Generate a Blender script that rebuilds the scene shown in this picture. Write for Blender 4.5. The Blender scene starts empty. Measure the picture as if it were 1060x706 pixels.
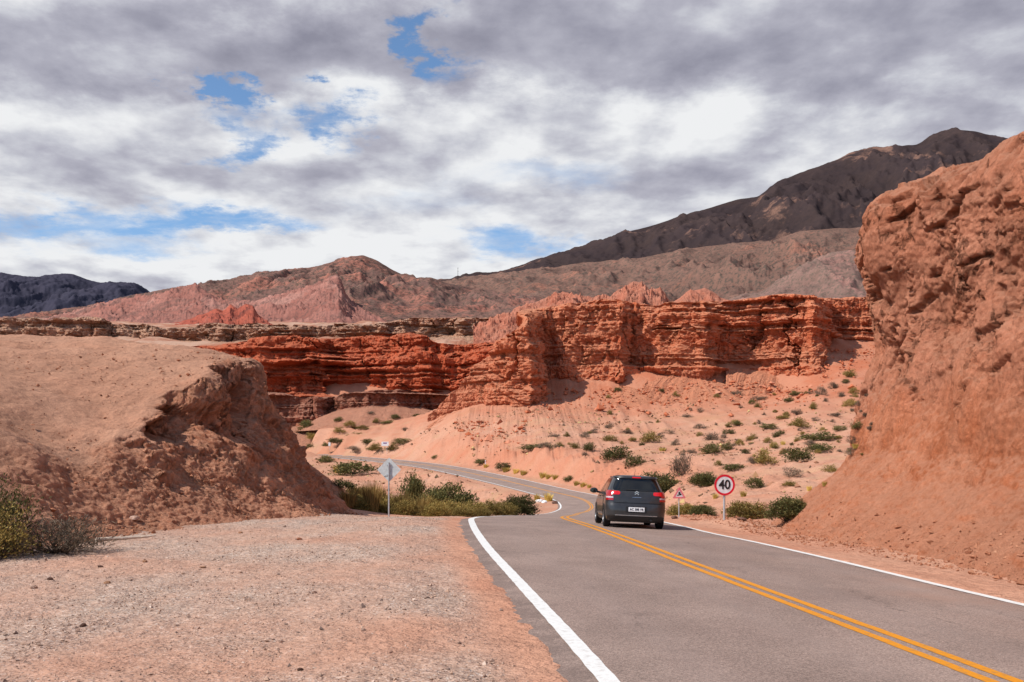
import bpy, math, random
import numpy as np
from mathutils import Vector, Matrix
from mathutils.bvhtree import BVHTree

random.seed(7)
RNG = np.random.RandomState(11)
F, HY, CX, EYE = 1030.0, 468.0, 530.0, 2.05      # focal length, horizon row, centre column, eye height
scene = bpy.context.scene
col = scene.collection
f32 = np.float32

# ------------------------------------------------------------------ noise
_P = RNG.permutation(256).astype(np.int32)
_G = RNG.normal(size=(256, 3)).astype(f32)
_G /= np.linalg.norm(_G, axis=1)[:, None]


def perlin(x, y, z):
    x, y, z = np.broadcast_arrays(np.asarray(x, f32), np.asarray(y, f32), np.asarray(z, f32))
    xi, yi, zi = np.floor(x), np.floor(y), np.floor(z)
    fx, fy, fz = x - xi, y - yi, z - zi
    X, Y, Z = (xi.astype(np.int32) & 255), (yi.astype(np.int32) & 255), (zi.astype(np.int32) & 255)
    u = fx * fx * fx * (fx * (fx * 6 - 15) + 10)
    v = fy * fy * fy * (fy * (fy * 6 - 15) + 10)
    w = fz * fz * fz * (fz * (fz * 6 - 15) + 10)
    out = np.zeros_like(fx)
    for dx in (0, 1):
        hx = _P[(X + dx) & 255]
        wx = u if dx else 1 - u
        for dy in (0, 1):
            hy = _P[(hx + Y + dy) & 255]
            wy = v if dy else 1 - v
            for dz in (0, 1):
                h = _P[(hy + Z + dz) & 255]
                wz = w if dz else 1 - w
                g = _G[h]
                out += wx * wy * wz * (g[..., 0] * (fx - dx) + g[..., 1] * (fy - dy) + g[..., 2] * (fz - dz))
    return out * 1.6


def fbm(x, y, z, octaves=4, gain=0.5, lac=2.03):
    a, s, o = 1.0, 0.0, 0.0
    for i in range(octaves):
        s = s + a * perlin(x + 17.3 * i, y - 9.1 * i, z + 5.7 * i)
        x, y, z = x * lac, y * lac, z * lac
        a *= gain
    return s


def ridged(x, y, z, octaves=4, gain=0.5, lac=2.1):
    a, s, tot = 1.0, 0.0, 0.0
    for i in range(octaves):
        s = s + a * (1 - 2 * np.abs(perlin(x + 31.7 * i, y + 3.3 * i, z - 7.9 * i)))
        tot += a
        x, y, z = x * lac, y * lac, z * lac
        a *= gain
    return s / tot


def facets(x, y, z, seed=0, tilt=1.0, step=.5):
    """broken-rock relief: every random cell is a tilted plane of its own"""
    x, y, z = np.broadcast_arrays(np.asarray(x, f32), np.asarray(y, f32), np.asarray(z, f32))
    X, Y, Z = np.floor(x).astype(np.int32), np.floor(y).astype(np.int32), np.floor(z).astype(np.int32)
    best = np.full(x.shape, 1e9, f32)
    out = np.zeros(x.shape, f32)
    for dx in (-1, 0, 1):
        for dy in (-1, 0, 1):
            for dz in (-1, 0, 1):
                h = _P[(_P[(_P[(X + dx + seed) & 255] + Y + dy) & 255] + Z + dz) & 255]
                j = _G[h]
                ex, ey, ez = x - (X + dx + .5 + .45 * j[..., 0]), y - (Y + dy + .5 + .45 * j[..., 1]), z - (Z + dz + .5 + .45 * j[..., 2])
                d = ex * ex + ey * ey + ez * ez
                g = _G[(h + 91) & 255]
                v = tilt * (g[..., 0] * ex + g[..., 1] * ey + g[..., 2] * ez) + step * _G[(h + 37) & 255][..., 0]
                m = d < best
                best = np.where(m, d, best)
                out = np.where(m, v, out)
    return out


def sstep(a, b, x):
    t = np.clip((x - a) / (b - a), 0, 1)
    return t * t * (3 - 2 * t)


# ------------------------------------------------------------------ mesh helpers
def link(name, me, mat=None, parent=None):
    o = bpy.data.objects.new(name, me)
    col.objects.link(o)
    if mat is not None:
        me.materials.append(mat)
    if parent is not None:
        o.parent = parent
    return o


def mesh_from(verts, faces, smooth=False, attrs=None, face_attr=None):
    """verts (n,3) array, faces (m,k) array of equal size."""
    verts = np.asarray(verts, f32)
    faces = np.asarray(faces, np.int32)
    me = bpy.data.meshes.new('mesh_data')
    m, k = faces.shape
    me.vertices.add(len(verts))
    me.vertices.foreach_set('co', verts.ravel())
    me.loops.add(m * k)
    me.loops.foreach_set('vertex_index', faces.ravel())
    me.polygons.add(m)
    me.polygons.foreach_set('loop_start', np.arange(0, m * k, k, dtype=np.int32))
    me.polygons.foreach_set('loop_total', np.full(m, k, np.int32))
    me.polygons.foreach_set('use_smooth', np.full(m, smooth, bool))
    for nm, a in (attrs or {}).items():
        at = me.attributes.new(nm, 'FLOAT', 'POINT')
        at.data.foreach_set('value', np.asarray(a, f32).ravel())
    for nm, a in (face_attr or {}).items():
        at = me.attributes.new(nm, 'FLOAT', 'FACE')
        at.data.foreach_set('value', np.asarray(a, f32).ravel())
    me.update(calc_edges=True)
    me.validate()
    return me


def grid_faces(nu, nv):
    i = np.arange(nu * nv, dtype=np.int32).reshape(nu, nv)
    return np.stack([i[:-1, :-1], i[1:, :-1], i[1:, 1:], i[:-1, 1:]], -1).reshape(-1, 4)


def grid_normals(P):
    du = np.gradient(P, axis=0)
    dv = np.gradient(P, axis=1)
    n = np.cross(du, dv)
    return n / (np.linalg.norm(n, axis=-1, keepdims=True) + 1e-9)


BVH = []


def grid_obj(name, P, mat, flip=False, attrs=None, smooth=True, hit=True):
    nu, nv = P.shape[:2]
    fc = grid_faces(nu, nv)
    if flip:
        fc = fc[:, ::-1]
    V = P.reshape(-1, 3)
    me = mesh_from(V, fc, smooth, attrs)
    o = link(name, me, mat)
    if hit:
        st = max(1, int(math.sqrt(nu * nv / 120000.0)))
        Q = P[::st, ::st]
        BVH.append(BVHTree.FromPolygons([tuple(v) for v in Q.reshape(-1, 3).tolist()], grid_faces(*Q.shape[:2]).tolist()))
    return o


class Acc:
    """Collects simple solids into one mesh."""
    def __init__(self):
        self.v, self.f = [], []

    def add(self, verts, faces):
        b = len(self.v)
        self.v += [tuple(p) for p in verts]
        self.f += [tuple(i + b for i in q) for q in faces]
        return self

    def box(self, c, s, bev=0.0):
        x, y, z = s[0] / 2, s[1] / 2, s[2] / 2
        vs = [(c[0] + a * x, c[1] + b * y, c[2] + d * z) for a in (-1, 1) for b in (-1, 1) for d in (-1, 1)]
        return self.add(vs, [(0, 1, 3, 2), (4, 6, 7, 5), (0, 4, 5, 1), (2, 3, 7, 6), (0, 2, 6, 4), (1, 5, 7, 3)])

    def tube(self, p, q, r0, r1=None, n=10):
        r1 = r0 if r1 is None else r1
        p, q = Vector(p), Vector(q)
        d = (q - p).normalized()
        a = d.orthogonal().normalized()
        b = d.cross(a)
        vs = []
        for c, r in ((p, r0), (q, r1)):
            for i in range(n):
                t = 2 * math.pi * i / n
                vs.append(c + a * (r * math.cos(t)) + b * (r * math.sin(t)))
        fs = [(i, (i + 1) % n, n + (i + 1) % n, n + i) for i in range(n)]
        fs += [tuple(range(n - 1, -1, -1)), tuple(range(n, 2 * n))]
        return self.add(vs, fs)

    def prism(self, outline, y0, y1):
        """outline in (x,z), extruded along y."""
        n = len(outline)
        vs = [(x, y0, z) for x, z in outline] + [(x, y1, z) for x, z in outline]
        fs = [tuple(range(n)), tuple(range(2 * n - 1, n - 1, -1))]
        fs += [((i + 1) % n, i, n + i, n + (i + 1) % n) for i in range(n)]
        return self.add(vs, fs)

    def ring(self, outer, inner, y0, y1):
        n = len(outer)
        vs = [(x, y0, z) for x, z in outer] + [(x, y0, z) for x, z in inner] + [(x, y1, z) for x, z in outer] + [(x, y1, z) for x, z in inner]
        fs = []
        for i in range(n):
            j = (i + 1) % n
            fs += [(i, j, n + j, n + i), (2 * n + i, 3 * n + i, 3 * n + j, 2 * n + j), (i, 2 * n + i, 2 * n + j, j), (n + i, n + j, 3 * n + j, 3 * n + i)]
        return self.add(vs, fs)

    def lathe_x(self, prof, n=28):
        """profile of (x, r) spun around the x axis."""
        vs, fs = [], []
        for x, r in prof:
            for i in range(n):
                t = 2 * math.pi * i / n
                vs.append((x, r * math.cos(t), r * math.sin(t)))
        for k in range(len(prof) - 1):
            for i in range(n):
                j = (i + 1) % n
                fs.append((k * n + i, k * n + j, (k + 1) * n + j, (k + 1) * n + i))
        return self.add(vs, fs)

    def build(self, name, mat, parent=None, smooth=False):
        me = bpy.data.meshes.new('mesh_data')
        me.from_pydata(self.v, [], self.f)
        if smooth:
            me.polygons.foreach_set('use_smooth', [True] * len(me.polygons))
            me.set_sharp_from_angle(angle=math.radians(35))
        me.update()
        return link(name, me, mat, parent)


def tag(o, label=None, cat=None, group=None, kind=None):
    if label:
        o['label'] = label
    if cat:
        o['category'] = cat
    if group:
        o['group'] = group
    if kind:
        o['kind'] = kind
    return o


def empty(name, loc, rz=0.0):
    o = bpy.data.objects.new(name, None)
    o.empty_display_size = 0.2
    col.objects.link(o)
    o.location = loc
    o.rotation_euler = (0, 0, rz)
    return o


# ------------------------------------------------------------------ node helpers
class NT:
    def __init__(self, name, rough=0.9):
        self.m = bpy.data.materials.new(name)
        self.m.use_nodes = True
        self.t = self.m.node_tree
        self.b = self.t.nodes['Principled BSDF']
        self.b.inputs['Roughness'].default_value = rough
        self.b.inputs['Specular IOR Level'].default_value = 0.2

    def n(self, kind, ins=None, **pr):
        nd = self.t.nodes.new(kind)
        for k, v in pr.items():
            setattr(nd, k, v)
        for k, v in (ins or {}).items():
            s = nd.inputs[k]
            if isinstance(v, bpy.types.NodeSocket):
                self.t.links.new(v, s)
            else:
                s.default_value = v
        return nd

    def pos(self):
        return self.n('ShaderNodeNewGeometry').outputs['Position']

    def attr(self, name):
        return self.n('ShaderNodeAttribute', attribute_name=name).outputs['Fac']

    def noise(self, vec, scale, detail=4, rough=0.55, dist=0.0):
        return self.n('ShaderNodeTexNoise', {'Vector': vec, 'Scale': scale, 'Detail': detail, 'Roughness': rough, 'Distortion': dist}).outputs[0]

    def voro(self, vec, scale, feature='F1', out='Color'):
        return self.n('ShaderNodeTexVoronoi', {'Vector': vec, 'Scale': scale}, feature=feature).outputs[out]

    def vmul(self, vec, v):
        return self.n('ShaderNodeVectorMath', {0: vec, 1: v}, operation='MULTIPLY').outputs[0]

    def vadd(self, a, b):
        return self.n('ShaderNodeVectorMath', {0: a, 1: b}, operation='ADD').outputs[0]

    def math(self, op, a, b=0.0, clamp=False):
        return self.n('ShaderNodeMath', {0: a, 1: b}, operation=op, use_clamp=clamp).outputs[0]

    def rng(self, v, a, b, c=0.0, d=1.0, smooth=True):
        return self.n('ShaderNodeMapRange', {'Value': v, 'From Min': a, 'From Max': b, 'To Min': c, 'To Max': d},
                      interpolation_type='SMOOTHSTEP' if smooth else 'LINEAR').outputs['Result']

    def mix(self, f, a, b, mode='MIX'):
        nd = self.t.nodes.new('ShaderNodeMix')
        nd.data_type = 'RGBA'
        nd.blend_type = mode
        for s, v in ((nd.inputs['Factor'], f), (nd.inputs[6], a), (nd.inputs[7], b)):
            if isinstance(v, bpy.types.NodeSocket):
                self.t.links.new(v, s)
            else:
                s.default_value = v if not isinstance(v, tuple) or len(v) == 4 else (*v, 1.0)
        return nd.outputs[2]

    def ramp(self, v, stops):
        nd = self.n('ShaderNodeValToRGB', {0: v})
        e = nd.color_ramp.elements
        while len(e) < len(stops):
            e.new(0.5)
        for k, (p, c) in enumerate(stops):
            e[k].position = p
            e[k].color = (*c, 1.0)
        return nd.outputs[0]

    def scalecol(self, c, v):
        """multiply a colour by a scalar socket"""
        return self.n('ShaderNodeVectorMath', {0: c, 3: v}, operation='SCALE').outputs[0]

    def bump(self, h, dist, strength=1.0, prev=None):
        ins = {'Height': h, 'Distance': dist, 'Strength': strength}
        if prev is not None:
            ins['Normal'] = prev
        return self.n('ShaderNodeBump', ins).outputs[0]

    def done(self, colour, normal=None, rough=None):
        for s, v in (('Base Color', colour), ('Normal', normal), ('Roughness', rough)):
            if v is None:
                continue
            if isinstance(v, bpy.types.NodeSocket):
                self.t.links.new(v, self.b.inputs[s])
            else:
                self.b.inputs[s].default_value = v if not isinstance(v, tuple) else (*v[:3], 1.0)
        return self.m


def plain(name, c, rough=0.5, metal=0.0, spec=0.5, coat=0.0, emit=None, estr=0.0):
    """small-object material: colour with fine procedural unevenness."""
    t = NT(name, rough)
    tc = t.n('ShaderNodeTexCoord').outputs['Object']
    v = t.rng(t.noise(tc, 9.0, 5), 0.3, 0.7, 0.86, 1.08)
    cc = t.n('ShaderNodeRGB').outputs[0]
    cc.default_value = (*c, 1)
    t.b.inputs['Metallic'].default_value = metal
    t.b.inputs['Specular IOR Level'].default_value = spec
    t.b.inputs['Coat Weight'].default_value = coat
    t.b.inputs['Coat Roughness'].default_value = 0.06
    if emit:
        t.b.inputs['Emission Color'].default_value = (*emit, 1)
        t.b.inputs['Emission Strength'].default_value = estr
    return t.done(t.scalecol(cc, v))


def rock(name, a, b, big=0.2, strata=None, talus=None, bumps=((1.5, 0.25), (7.0, 0.06)), speck=0.25, speckscale=3.0, dust=None, crack=None, streak=None):
    t = NT(name, 0.95)
    t.b.inputs['Specular IOR Level'].default_value = 0.08
    p = t.pos()
    n1 = t.noise(p, big, 5, 0.6, 0.6)
    c = t.mix(t.rng(n1, 0.35, 0.66), a, b)
    if strata:
        zs, amt, cs, cd = strata
        warp = t.noise(p, 0.05, 3)
        pz = t.vmul(p, (0.012 * zs, 0.012 * zs, zs))
        sv = t.n('ShaderNodeCombineXYZ', {2: t.math('MULTIPLY', warp, 2.0 * zs)}).outputs[0]
        s = t.noise(t.vadd(pz, sv), 1.0, 6, 0.65)
        c = t.mix(t.math('MULTIPLY', t.rng(s, 0.50, 0.62), amt), c, cs)
        c = t.mix(t.math('MULTIPLY', t.rng(s, 0.48, 0.36), amt), c, cd)
    if talus:
        tn = t.noise(p, big * 3.0, 5, 0.65)
        tc = t.mix(t.rng(tn, 0.35, 0.65), talus[0], talus[1])
        c = t.mix(t.attr('tal'), c, tc)
    n2 = t.noise(p, speckscale, 8, 0.72)
    c = t.scalecol(c, t.rng(n2, 0.28, 0.72, 1 - speck, 1 + speck, False))
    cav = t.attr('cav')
    c = t.scalecol(c, t.rng(cav, -1.0, 1.0, 0.72, 1.2, False))  # crevice shade painted into the colour: hollows darker, raised rock lighter
    nrm = None
    nz = t.n('ShaderNodeSeparateXYZ', {0: t.n('ShaderNodeNewGeometry').outputs['Normal']}).outputs[2]
    if streak:                      # rain runs and dust running down the face
        sn = t.noise(t.vmul(p, (streak[0], streak[0], streak[0] * .07)), 1.0, 6, .65, .3)
        c = t.scalecol(c, t.rng(sn, .3, .7, 1 - streak[1], 1 + streak[1], False))
    if dust:                        # pale dust lies on everything that looks up
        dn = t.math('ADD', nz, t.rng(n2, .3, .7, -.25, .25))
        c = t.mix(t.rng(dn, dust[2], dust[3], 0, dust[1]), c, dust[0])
        c = t.scalecol(c, t.rng(nz, -.7, .0, .70, 1.0))  # faces that look down get a darker colour
    if crack:
        cw = t.n('ShaderNodeTexNoise', {'Vector': p, 'Scale': crack[0] * 1.6, 'Detail': 6.0, 'Roughness': .65}).outputs['Color']
        cwv = t.vadd(t.vmul(p, (1, 1, crack[2])), t.vmul(cw, (.9 / crack[0],) * 3))
        ed = t.voro(cwv, crack[0], 'DISTANCE_TO_EDGE', 'Distance')
        ck = t.math('MULTIPLY', t.rng(ed, .05, .0), t.rng(t.noise(p, crack[0] * .6, 4), .48, .62))
        if talus:
            ck = t.math('MULTIPLY', ck, t.math('SUBTRACT', 1.0, t.attr('tal'), True))
        ck = t.math('MULTIPLY', ck, t.rng(nz, .7, .35))
        c = t.scalecol(c, t.rng(ck, 0, 1, 1, 1 - crack[1], False))
        nrm = t.bump(t.math('MULTIPLY', ck, -1.0), .22 / crack[0], 1.0, nrm)
    for sc, d in bumps:
        nrm = t.bump(t.noise(p, sc, 8, 0.68), d, 1.0, nrm)
    return t.done(c, nrm)


# ------------------------------------------------------------------ materials
M = {}
M['paint_white'] = plain('white_road_paint', (0.74, 0.73, 0.70), 0.6)
M['steel'] = plain('galvanised_steel', (0.50, 0.52, 0.54), 0.45, 0.4)
M['sign_back'] = plain('sign_back_metal', (0.60, 0.62, 0.61), 0.55, 0.1)
M['sign_white'] = plain('sign_white', (0.80, 0.80, 0.80), 0.4)
M['sign_red'] = plain('sign_red', (0.74, 0.012, 0.035), 0.4)
M['sign_faded'] = plain('sign_faded_red', (0.80, 0.22, 0.24), 0.5)
M['sign_violet'] = plain('sign_violet_print', (0.22, 0.12, 0.26), 0.5)
M['black'] = plain('black_print', (0.012, 0.012, 0.014), 0.5)
M['car_paint'] = plain('charcoal_car_paint', (0.044, 0.043, 0.044), 0.36, 0.35, 0.45, 0.5)
M['car_dark'] = plain('black_plastic', (0.012, 0.012, 0.013), 0.5)
M['car_glass'] = plain('dark_window_glass', (0.008, 0.009, 0.010), 0.04, 0.0, 0.6)
M['tyre'] = plain('tyre_rubber', (0.014, 0.013, 0.013), 0.8, 0, 0.2)
M['rim'] = plain('alloy_rim', (0.20, 0.20, 0.21), 0.4, 0.7)
M['chrome'] = plain('chrome_trim', (0.55, 0.57, 0.60), 0.2, 0.9)
M['lamp_red'] = plain('red_lamp_glass', (0.30, 0.005, 0.008), 0.15, 0, 0.6, 0.5, (1, 0.02, 0.02), 0.08)
M['lamp_lit'] = plain('lit_brake_lamp', (0.42, 0.006, 0.010), 0.15, 0, 0.6, 0.5, (1, 0.015, 0.02), .30)
M['lamp_clear'] = plain('pale_lamp_glass', (0.55, 0.42, 0.45), 0.12, 0, 0.6, 0.5)
M['wood'] = plain('bleached_wood', (0.62, 0.50, 0.40), 0.9, 0, 0.1)
M['white_stone'] = plain('whitewashed_stone', (0.82, 0.80, 0.77), 0.9, 0, 0.1)

t = NT('yellow_road_paint', 0.65)
p = t.pos()
t.done(t.mix(t.rng(t.noise(p, 12, 8, 0.75), 0.48, 0.66, 0, 0.6), (0.66, 0.25, 0.012), (0.30, 0.17, 0.07)))
M['paint_yellow'] = t.m
t = NT('worn_white_road_paint', 0.65)
p = t.pos()
t.done(t.mix(t.rng(t.noise(p, 12, 8, 0.75), 0.48, 0.66, 0, 0.35), (0.72, 0.71, 0.68), (0.30, 0.23, 0.19)))
M['edge_white'] = t.m

# asphalt: aggregate speckle, wheel tracks, pink dust along the edges
t = NT('asphalt', 0.85)
p = t.pos()
off = t.attr('off')
big = t.noise(p, 0.35, 5, 0.6)
c = t.mix(t.rng(big, 0.3, 0.7), (0.235, 0.166, 0.138), (0.285, 0.205, 0.170))
agg = t.voro(p, 85.0)
aggv = t.n('ShaderNodeSeparateColor', {0: agg}).outputs[0]
c = t.scalecol(c, t.rng(aggv, 0, 1, 0.66, 1.40, False))
c = t.scalecol(c, t.rng(t.noise(p, 38, 3, 0.7), 0.3, 0.7, 0.80, 1.2, False))
trk = t.math('ABSOLUTE', t.math('SUBTRACT', t.math('ABSOLUTE', off), 1.75))
c = t.mix(t.rng(t.math('ABSOLUTE', t.math('SUBTRACT', trk, 0.8)), 0.45, 0.0, 0, 0.22), c, (0.275, 0.205, 0.178))
edge = t.math('ADD', t.math('ABSOLUTE', off), t.rng(t.noise(p, 2.2, 6, 0.7), 0.3, 0.7, -0.5, 0.5))
c = t.mix(t.rng(edge, 3.30, 3.95, 0, 0.42), c, (0.13, 0.092, 0.078))
dust = t.rng(t.noise(p, 0.22, 4, 0.6), 0.50, 0.75)
c = t.mix(t.math('MULTIPLY', dust, t.rng(off, 0.5, 3.0, 0, 0.65)), c, (0.34, 0.20, 0.145))
cw = t.n('ShaderNodeTexNoise', {'Vector': p, 'Scale': 1.1, 'Detail': 7.0, 'Roughness': .7}).outputs['Color']
ed = t.voro(t.vadd(t.vmul(p, (1, .45, 1)), t.vmul(cw, (1.3, 1.3, 0))), .42, 'DISTANCE_TO_EDGE', 'Distance')
ck = t.math('MULTIPLY', t.rng(ed, .008, .0), t.rng(t.noise(p, .25, 3), .50, .62))
c = t.scalecol(c, t.rng(ck, 0, 1, 1, .62, False))
pat = t.rng(t.noise(t.vmul(p, (1, .5, 1)), .9, 5, .6), .35, .65, .90, 1.10, False)
c = t.scalecol(c, pat)
nrm = t.bump(t.voro(p, 85.0, out='Distance'), 0.005, 0.8)
t.done(c, nrm)
M['asphalt'] = t.m

# ground: pink dirt, grey gravel lot, pale plateau
t = NT('desert_ground', 0.95)
t.b.inputs['Specular IOR Level'].default_value = 0.08
p = t.pos()
n1 = t.noise(p, 0.16, 6, 0.6, 0.4)
dirt = t.mix(t.rng(n1, 0.33, 0.66), (0.50, 0.232, 0.145), (0.53, 0.285, 0.190))
n3 = t.noise(p, 0.03, 5, 0.6)
dirt = t.mix(t.rng(n3, 0.5, 0.7, 0, 0.5), dirt, (0.46, 0.18, 0.098))
pale = t.mix(t.rng(t.noise(p, 0.045, 7, 0.68), 0.40, 0.58), (0.36, 0.155, 0.095), (0.47, 0.29, 0.205))
red = t.mix(t.rng(t.noise(p, 0.09, 6, 0.65), 0.36, 0.62), (0.46, 0.155, 0.082), (0.50, 0.215, 0.13))
tan = t.rng(t.noise(p, 0.11, 7, 0.7, .4), 0.50, 0.64)
dirt = t.mix(t.math('MULTIPLY', tan, t.math('MULTIPLY', t.attr('slope'), .55)), dirt, (0.47, 0.285, 0.165))
flk = t.rng(t.noise(p, 1.1, 8, 0.78), 0.56, 0.66)
dirt = t.mix(t.math('MULTIPLY', flk, t.math('MULTIPLY', t.attr('slope'), .55)), dirt, (0.24, 0.13, 0.07))
dirt = t.mix(t.attr('red'), dirt, red)
dirt = t.mix(t.attr('pale'), dirt, pale)
gcol = t.voro(p, 42.0)
gsep = t.n('ShaderNodeSeparateColor', {0: gcol})
gv = t.ramp(gsep.outputs[0], [(0.0, (0.25, 0.18, 0.15)), (0.3, (0.42, 0.285, 0.22)), (0.62, (0.49, 0.335, 0.25)), (0.86, (0.54, 0.395, 0.315)), (1.0, (0.62, 0.53, 0.46))])
streak = t.noise(t.vmul(p, (1.0, 0.45, 1.0)), 0.9, 6, 0.68)
gm = t.math('MULTIPLY', t.attr('grav'), t.rng(streak, 0.32, 0.56, 0.68, 1.0))
c = t.mix(gm, dirt, gv)
c = t.scalecol(c, t.rng(t.noise(p, 5.0, 8, 0.72), 0.28, 0.72, 0.78, 1.2, False))
c = t.scalecol(c, t.rng(t.noise(p, 60.0, 3, 0.7), 0.28, 0.72, 0.84, 1.14, False))
nrm = t.bump(t.noise(p, 0.4, 6, 0.7), 0.55, 0.8)
nrm = t.bump(t.noise(p, 2.5, 8, 0.7), 0.10, 0.8, nrm)
nrm = t.bump(t.voro(p, 42.0, out='Distance'), 0.012, 0.6, nrm)
t.done(c, nrm)
M['ground'] = t.m

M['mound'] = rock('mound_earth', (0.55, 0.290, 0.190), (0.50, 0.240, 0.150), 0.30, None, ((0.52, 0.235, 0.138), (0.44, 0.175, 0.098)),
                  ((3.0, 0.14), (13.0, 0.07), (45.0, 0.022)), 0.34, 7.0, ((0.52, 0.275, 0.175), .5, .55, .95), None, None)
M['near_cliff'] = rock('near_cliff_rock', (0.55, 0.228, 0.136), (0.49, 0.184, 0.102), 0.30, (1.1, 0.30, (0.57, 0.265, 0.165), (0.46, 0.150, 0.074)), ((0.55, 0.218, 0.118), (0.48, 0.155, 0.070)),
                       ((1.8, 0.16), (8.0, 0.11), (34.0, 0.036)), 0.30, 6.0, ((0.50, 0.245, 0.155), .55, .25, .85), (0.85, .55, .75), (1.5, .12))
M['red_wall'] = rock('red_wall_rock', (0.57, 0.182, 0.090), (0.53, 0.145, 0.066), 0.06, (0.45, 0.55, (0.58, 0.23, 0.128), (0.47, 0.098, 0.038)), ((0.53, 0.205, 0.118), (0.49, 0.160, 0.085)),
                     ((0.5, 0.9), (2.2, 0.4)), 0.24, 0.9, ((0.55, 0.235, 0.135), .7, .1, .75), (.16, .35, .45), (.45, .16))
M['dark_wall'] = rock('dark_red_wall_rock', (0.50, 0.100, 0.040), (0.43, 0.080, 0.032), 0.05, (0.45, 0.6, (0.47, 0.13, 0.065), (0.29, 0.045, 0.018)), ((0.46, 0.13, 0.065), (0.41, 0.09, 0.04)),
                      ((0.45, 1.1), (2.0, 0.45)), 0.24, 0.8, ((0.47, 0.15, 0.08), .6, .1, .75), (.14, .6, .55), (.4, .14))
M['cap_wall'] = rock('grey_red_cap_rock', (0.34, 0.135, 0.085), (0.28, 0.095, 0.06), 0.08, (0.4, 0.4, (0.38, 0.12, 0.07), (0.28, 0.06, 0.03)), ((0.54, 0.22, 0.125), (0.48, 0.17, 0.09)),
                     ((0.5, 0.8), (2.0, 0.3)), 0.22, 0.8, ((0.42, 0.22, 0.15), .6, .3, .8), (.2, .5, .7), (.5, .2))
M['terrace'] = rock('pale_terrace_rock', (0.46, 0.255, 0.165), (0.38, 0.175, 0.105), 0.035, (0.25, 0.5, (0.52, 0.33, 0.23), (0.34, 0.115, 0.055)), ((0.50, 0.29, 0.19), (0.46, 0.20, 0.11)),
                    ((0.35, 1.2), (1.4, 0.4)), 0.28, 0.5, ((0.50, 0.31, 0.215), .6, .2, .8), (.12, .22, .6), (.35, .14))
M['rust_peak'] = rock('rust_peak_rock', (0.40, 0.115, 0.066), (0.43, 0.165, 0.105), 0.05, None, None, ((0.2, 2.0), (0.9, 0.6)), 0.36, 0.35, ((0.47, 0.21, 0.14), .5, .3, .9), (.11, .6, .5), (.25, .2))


def mountain_mat(name, a, b, patch, plo, phi, speck, scale, dark, haze_tint, band=0.0):
    t = NT(name, 1.0)
    t.b.inputs['Specular IOR Level'].default_value = 0.0
    p = t.pos()
    c = t.mix(t.rng(t.noise(p, 4.0 * scale, 6, 0.65), 0.35, 0.65), a, b)
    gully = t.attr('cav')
    c = t.mix(t.math('MULTIPLY', t.rng(t.noise(p, 2.2 * scale, 6, 0.7, 0.5), plo, phi), 0.8), c, patch)
    if band:
        sx = t.n('ShaderNodeSeparateXYZ', {0: p})
        q = t.math('ADD', t.math('MULTIPLY', sx.outputs[0], -.62), sx.outputs[2])
        q = t.math('ADD', q, t.math('MULTIPLY', t.noise(p, 3 * scale, 4), 60.0))
        bv = t.n('ShaderNodeCombineXYZ', {0: t.math('MULTIPLY', q, band)}).outputs[0]
        bn = t.noise(bv, 1.0, 5, .7)
        c = t.mix(t.rng(bn, .52, .62, 0, .75), c, dark)
        c = t.mix(t.rng(bn, .44, .34, 0, .5), c, patch)
    sp = t.noise(p, 45.0 * scale, 5, 0.8)
    c = t.mix(t.rng(sp, 0.49, 0.57, 0, speck), c, dark)
    c = t.scalecol(c, t.rng(gully, -.8, .8, 0.55, 1.4, False))  # gully shading painted in: low parts darkened, ridges brightened
    c = t.mix(haze_tint, c, (0.20, 0.20, 0.27))  # aerial haze blended into the base colour
    nrm = t.bump(t.noise(p, 9.0 * scale, 9, 0.72), 0.035 / scale * 0.22, 0.8)
    return t.done(c, nrm)


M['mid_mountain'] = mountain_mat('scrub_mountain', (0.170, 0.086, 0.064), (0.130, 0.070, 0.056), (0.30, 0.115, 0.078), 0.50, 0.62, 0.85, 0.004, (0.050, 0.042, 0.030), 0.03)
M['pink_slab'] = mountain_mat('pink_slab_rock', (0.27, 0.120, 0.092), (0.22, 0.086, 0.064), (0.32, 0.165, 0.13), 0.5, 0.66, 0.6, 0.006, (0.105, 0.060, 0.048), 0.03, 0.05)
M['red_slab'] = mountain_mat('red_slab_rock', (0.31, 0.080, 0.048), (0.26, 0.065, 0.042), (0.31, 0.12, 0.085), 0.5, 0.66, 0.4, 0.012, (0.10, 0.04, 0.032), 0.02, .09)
M['shaded_mountain'] = mountain_mat('cloud_shaded_mountain', (0.043, 0.028, 0.025), (0.034, 0.023, 0.023), (0.18, 0.098, 0.070), 0.54, 0.63, 0.4, 0.0012, (0.024, 0.018, 0.018), 0.02)  # cloud shadow painted as dark base colour, brown patches as sunlit gaps
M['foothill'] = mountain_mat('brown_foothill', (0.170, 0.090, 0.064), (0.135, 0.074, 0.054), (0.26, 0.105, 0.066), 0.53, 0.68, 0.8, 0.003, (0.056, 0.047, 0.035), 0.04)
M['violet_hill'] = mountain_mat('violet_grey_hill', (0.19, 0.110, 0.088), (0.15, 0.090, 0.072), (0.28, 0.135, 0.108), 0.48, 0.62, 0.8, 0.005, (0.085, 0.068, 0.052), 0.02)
M['blue_mountain'] = mountain_mat('haze_blue_mountain', (0.030, 0.026, 0.038), (0.024, 0.022, 0.034), (0.055, 0.042, 0.046), 0.62, 0.8, 0.3, 0.0012, (0.016, 0.015, 0.022), 0.10)  # bluish base colour stands in for distance haze


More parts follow.
